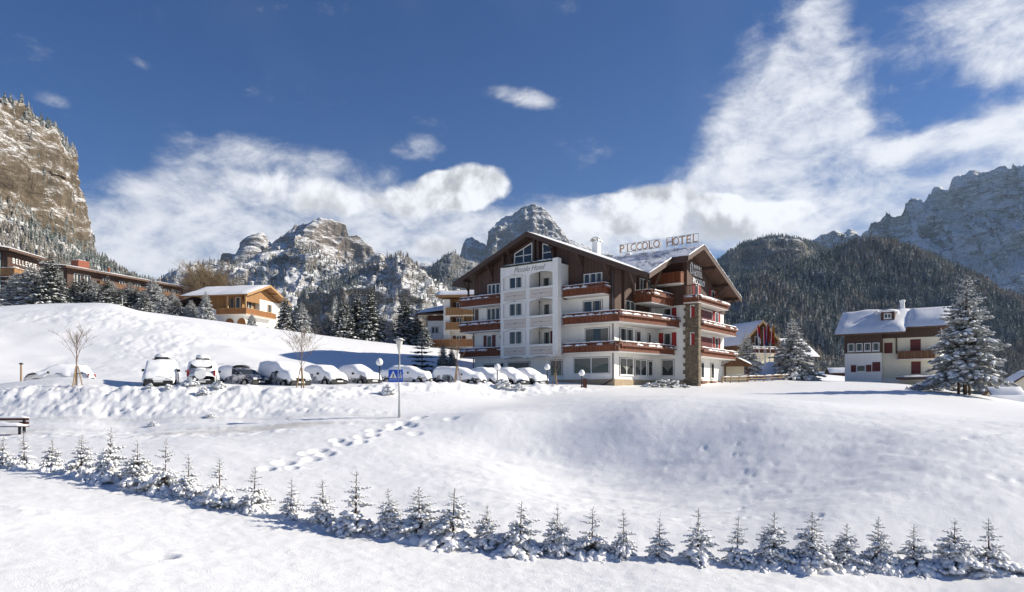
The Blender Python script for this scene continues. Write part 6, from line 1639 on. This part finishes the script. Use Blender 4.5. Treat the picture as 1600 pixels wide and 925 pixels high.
def car(kind, colr, loc, rz, label, snow=.3, cover=.35, seed=1, spare=False, rack=False, clear=False):
    L, W, prof = KINDS_[kind]; r_ = random.Random(seed)
    e = empty('car', (loc[0], loc[1], loc[2] - .33), rz); tag(e, label, 'car', 'snowed in cars in the car park')
    px_ = [p[0] for p in prof]; xs = np.array(sorted(set(list(np.linspace(-L / 2, L / 2, 23)) + px_)))
    zb = np.interp(xs, px_, [p[1] for p in prof]); zt = np.interp(xs, px_, [p[2] for p in prof])
    endt = np.clip(1 - ((np.abs(xs) / (L / 2)) ** 6) * .16, 0, 1); w = W / 2 * endt
    tum = np.clip((zt - zb) / .5, 0, 1); wr = w * (1 - .17 * tum)
    zl = np.where(np.abs(np.abs(xs) - L * .3) < .36, .62, .26)
    P = np.zeros((len(xs), 9, 3))
    for i, x in enumerate(xs):
        P[i] = [(x, -w[i] * .93, zl[i]), (x, -w[i], max(.5, zl[i] + .03)), (x, -w[i] * .985, zb[i]), (x, -wr[i], zt[i] - .04), (x, 0, zt[i] + .02), (x, wr[i], zt[i] - .04), (x, w[i] * .985, zb[i]), (x, w[i], max(.5, zl[i] + .03)), (x, w[i] * .93, zl[i])]
    body = link('body', grid_mesh('body', P, PAINT[colr], True), e)
    m = MB(); m.box(-L / 2 + .1, -W / 2 + .1, .2, L / 2 - .1, W / 2 - .1, .5); m.build('underbody', M['trim'], e)
    m = MB(); m.box(-L / 2 - .05, -W * .44, .3, -L / 2 + .12, W * .44, .55); m.build('bumper', M['trim'], e); m = MB(); m.box(L / 2 - .14, -W * .44, .28, L / 2 + .05, W * .44, .52); m.build('bumper', M['trim'], e)
    for sd in (-1, 1):         # side glass
        idx = [i for i in range(len(xs)) if zt[i] - zb[i] > .22]
        m = MB()
        vs = [(xs[i], sd * (w[i] * .985 + .006), zb[i] + .03) for i in idx] + [(xs[i], sd * (wr[i] + (w[i] - wr[i]) * .2 + .012), zt[i] - .12) for i in idx]
        n = len(idx); m.add(vs, [(k, k + 1, n + k + 1, n + k) for k in range(n - 1)]); m.build('side_window', M['glass'], e)
    # windscreens follow the steep parts of the profile
    def screen(x0, x1, nm):
        m = MB(); q = np.linspace(x0, x1, 4); vs = []
        for x in q:
            z = np.interp(x, xs, zt) + .025; ww = np.interp(x, xs, wr) * .9; vs += [(x, -ww, z), (x, ww, z)]
        m.add(vs, [(2 * k, 2 * k + 1, 2 * k + 3, 2 * k + 2) for k in range(3)]); m.build(nm, M['glass'], e)
    screen(px_[-4], px_[-3] - .02, 'windscreen'); screen(px_[1] + .04, px_[2], 'rear_window')
    for sx in (-1, 1):
        for sd in (-1, 1):
            t = MB(); c = (sx * L * .3, sd * (W / 2 - .1), .31); prof_ = [(-.1, .22), (-.1, .29), (-.07, .315), (.07, .315), (.1, .29), (.1, .22)]; n = 14; vs, fs = [], []
            for a in range(n):
                for yy, rr in prof_: vs.append((c[0] + rr * math.cos(6.283 * a / n), c[1] + yy, c[2] + rr * math.sin(6.283 * a / n)))
            for a in range(n):
                for k in range(5): fs.append((a * 6 + k, a * 6 + k + 1, ((a + 1) % n) * 6 + k + 1, ((a + 1) % n) * 6 + k))
            t.add(vs, fs); to = t.build('wheel', M['tyre'], e, smooth=True)
            q = MB(); q.tube([(c[0], c[1] - .06 * 1, c[2]), (c[0], c[1] + .06, c[2])], .22, 12); q.build('rim', M['rim'], to)
    for sd in (-1, 1):
        m = MB(); m.box(L / 2 - .22, sd * W * .30 - .16, .58, L / 2 - .02, sd * W * .30 + .16, .74); m.build('headlight', M['head'], e)
        m = MB(); m.box(-L / 2 - .015, sd * W * .43 - .06, .76, -L / 2 + .12, sd * W * .43 + .06, .98 if kind != 'suv' else 1.2); m.build('tail_light', M['tail'], e)
        m = MB(); m.lump((L * .12 if kind != 'suv' else L * .16, sd * (W / 2 + .1), np.interp(.5, xs, zb) + .1), (.07, .12, .09), 8, 4); m.build('mirror', M['trim'], e, smooth=True)
    for x in (-L / 2 - .06, L / 2 + .055):
        m = MB(); m.box(x - .01, -.26, .4, x + .01, .26, .51); m.build('number_plate', M['plate_w'], e)
    # the cushion of snow
    nu, nv = 34, 21; S_ = np.zeros((nu, nv, 3)); xx = np.linspace(-L / 2 - .03, L / 2 + .03, nu)
    for i, x in enumerate(xx):
        xc = min(max(x, -L / 2), L / 2); ztp = np.interp(xc, xs, zt); sm = np.mean([np.interp(min(max(xc + q, -L / 2), L / 2), xs, zt) for q in (-.25, -.12, 0, .12, .25)]); zbb = np.interp(xc, xs, zb)
        top = max(ztp, sm) + snow; hw = np.interp(xc, xs, wr) * .5 + np.interp(xc, xs, w) * .5; endf = min(1, (L / 2 + .03 - abs(x)) / .28)
        for j in range(nv):
            v = -1 + 2 * j / (nv - 1); a = abs(v)
            if a < .72: y = v / .72 * hw * .98; z = top - .13 * (a / .72) ** 3
            else: t = (a - .72) / .28; y = math.copysign(hw * .98 + .10 * math.sin(t * 2.2), v); z = top - .13 - t * (top - .13 - (zbb - cover + (.25 if abs(x) > L * .3 and kind not in ('suv', 'van') else 0)))
            z = z * (.35 + .65 * endf ** .5) + (1 - (.35 + .65 * endf ** .5)) * zbb * .7
            S_[i, j] = (x, y, z)
    nz = fbm(S_[..., 0] * 1.1 + seed * 7, S_[..., 1] * 1.1, octv=3, seed=seed); S_[..., 2] += .09 * nz; S_[..., 1] += np.sign(S_[..., 1]) * .05 * fbm(S_[..., 0] * 2, S_[..., 2] * 2 + seed, octv=2, seed=seed + 3)
    edge_ = fbm(S_[..., 0] * 2.4 + seed, S_[..., 1] * 0, octv=3, seed=seed + 9) * .22; S_[:, 0, 2] += edge_[:, 0]; S_[:, -1, 2] += edge_[:, -1]
    if clear: S_ = S_[:int(nu * .52)]
    link('snow', grid_mesh('snow', S_, M['snow'], True), e)
    if spare:
        m = MB(); m.tube([(-L / 2 - .2, .05, .95), (-L / 2, .05, .95)], .34, 16); o = m.build('spare_wheel', M['white_paint'], e); s = MB(); s.lump((-L / 2 - .12, .05, 1.27), (.16, .34, .09), 8, 4); s.build('snow', M['snow'], o, smooth=True)
    if rack:
        m = MB(); zr = np.interp(0, xs, zt) + snow + .12
        for x in (-.6, .2): m.beam((x, -.55, zr - .1), (x, .55, zr - .1), .06, .05)
        m.box(-.75, -.4, zr - .1, .35, .4, zr + .02); o = m.build('roof_rack', M['trim'], e); s = MB(); s.lump((-.2, 0, zr + .1), (.66, .46, .2), 12, 6, .06, r_); s.build('snow', M['snow'], o, smooth=True)
    return e
for k in [('hatch', 'white', 95, 47.5, R(196), 'leftmost parked car, white, behind the staked tree', .18, .15, 1), ('van', 'silver', 253, 44.6, R(-68), 'upright car with a snow capped roof box, second from left', .14, .55, 2, False, True), ('suv', 'silver', 317, 45.6, R(112), 'off-roader seen from behind with a covered spare wheel', .14, .25, 3, True, True),
          ('hatch', 'blue', 378, 48.5, R(-28), 'dark blue car with half cleared windscreen', .2, .2, 4, False, False, True), ('suv', 'grey', 443, 49, R(-38), 'tall rounded snow covered car right of the dark blue one', .3, .45, 5), ('hatch', 'grey', 507, 52, R(-40), 'hatchback under smooth snow left of the lamp post', .3, .4, 6),
          ('hatch', 'dark', 560, 54, R(-38), 'snowed in car just left of the globe lamp', .3, .3, 7), ('sedan', 'silver', 634, 57, R(-12), 'snow covered saloon behind the crossing signs', .32, .35, 8), ('estate', 'dark', 717, 57.5, R(-14), 'long snow covered estate car behind the slender staked tree', .32, .3, 9),
          ('hatch', 'grey', 762, 60.5, R(-48), 'leftmost of the three snowed in cars by the hotel wall', .3, .4, 10), ('hatch', 'silver', 795, 61.5, R(-50), 'middle one of the three snowed in cars by the hotel wall', .3, .4, 11), ('hatch', 'dark', 826, 62.5, R(-52), 'rightmost of the three snowed in cars by the hotel wall', .3, .35, 12)]:
    car(k[0], k[1], at(k[2], k[3]), k[4], k[5], *k[6:])
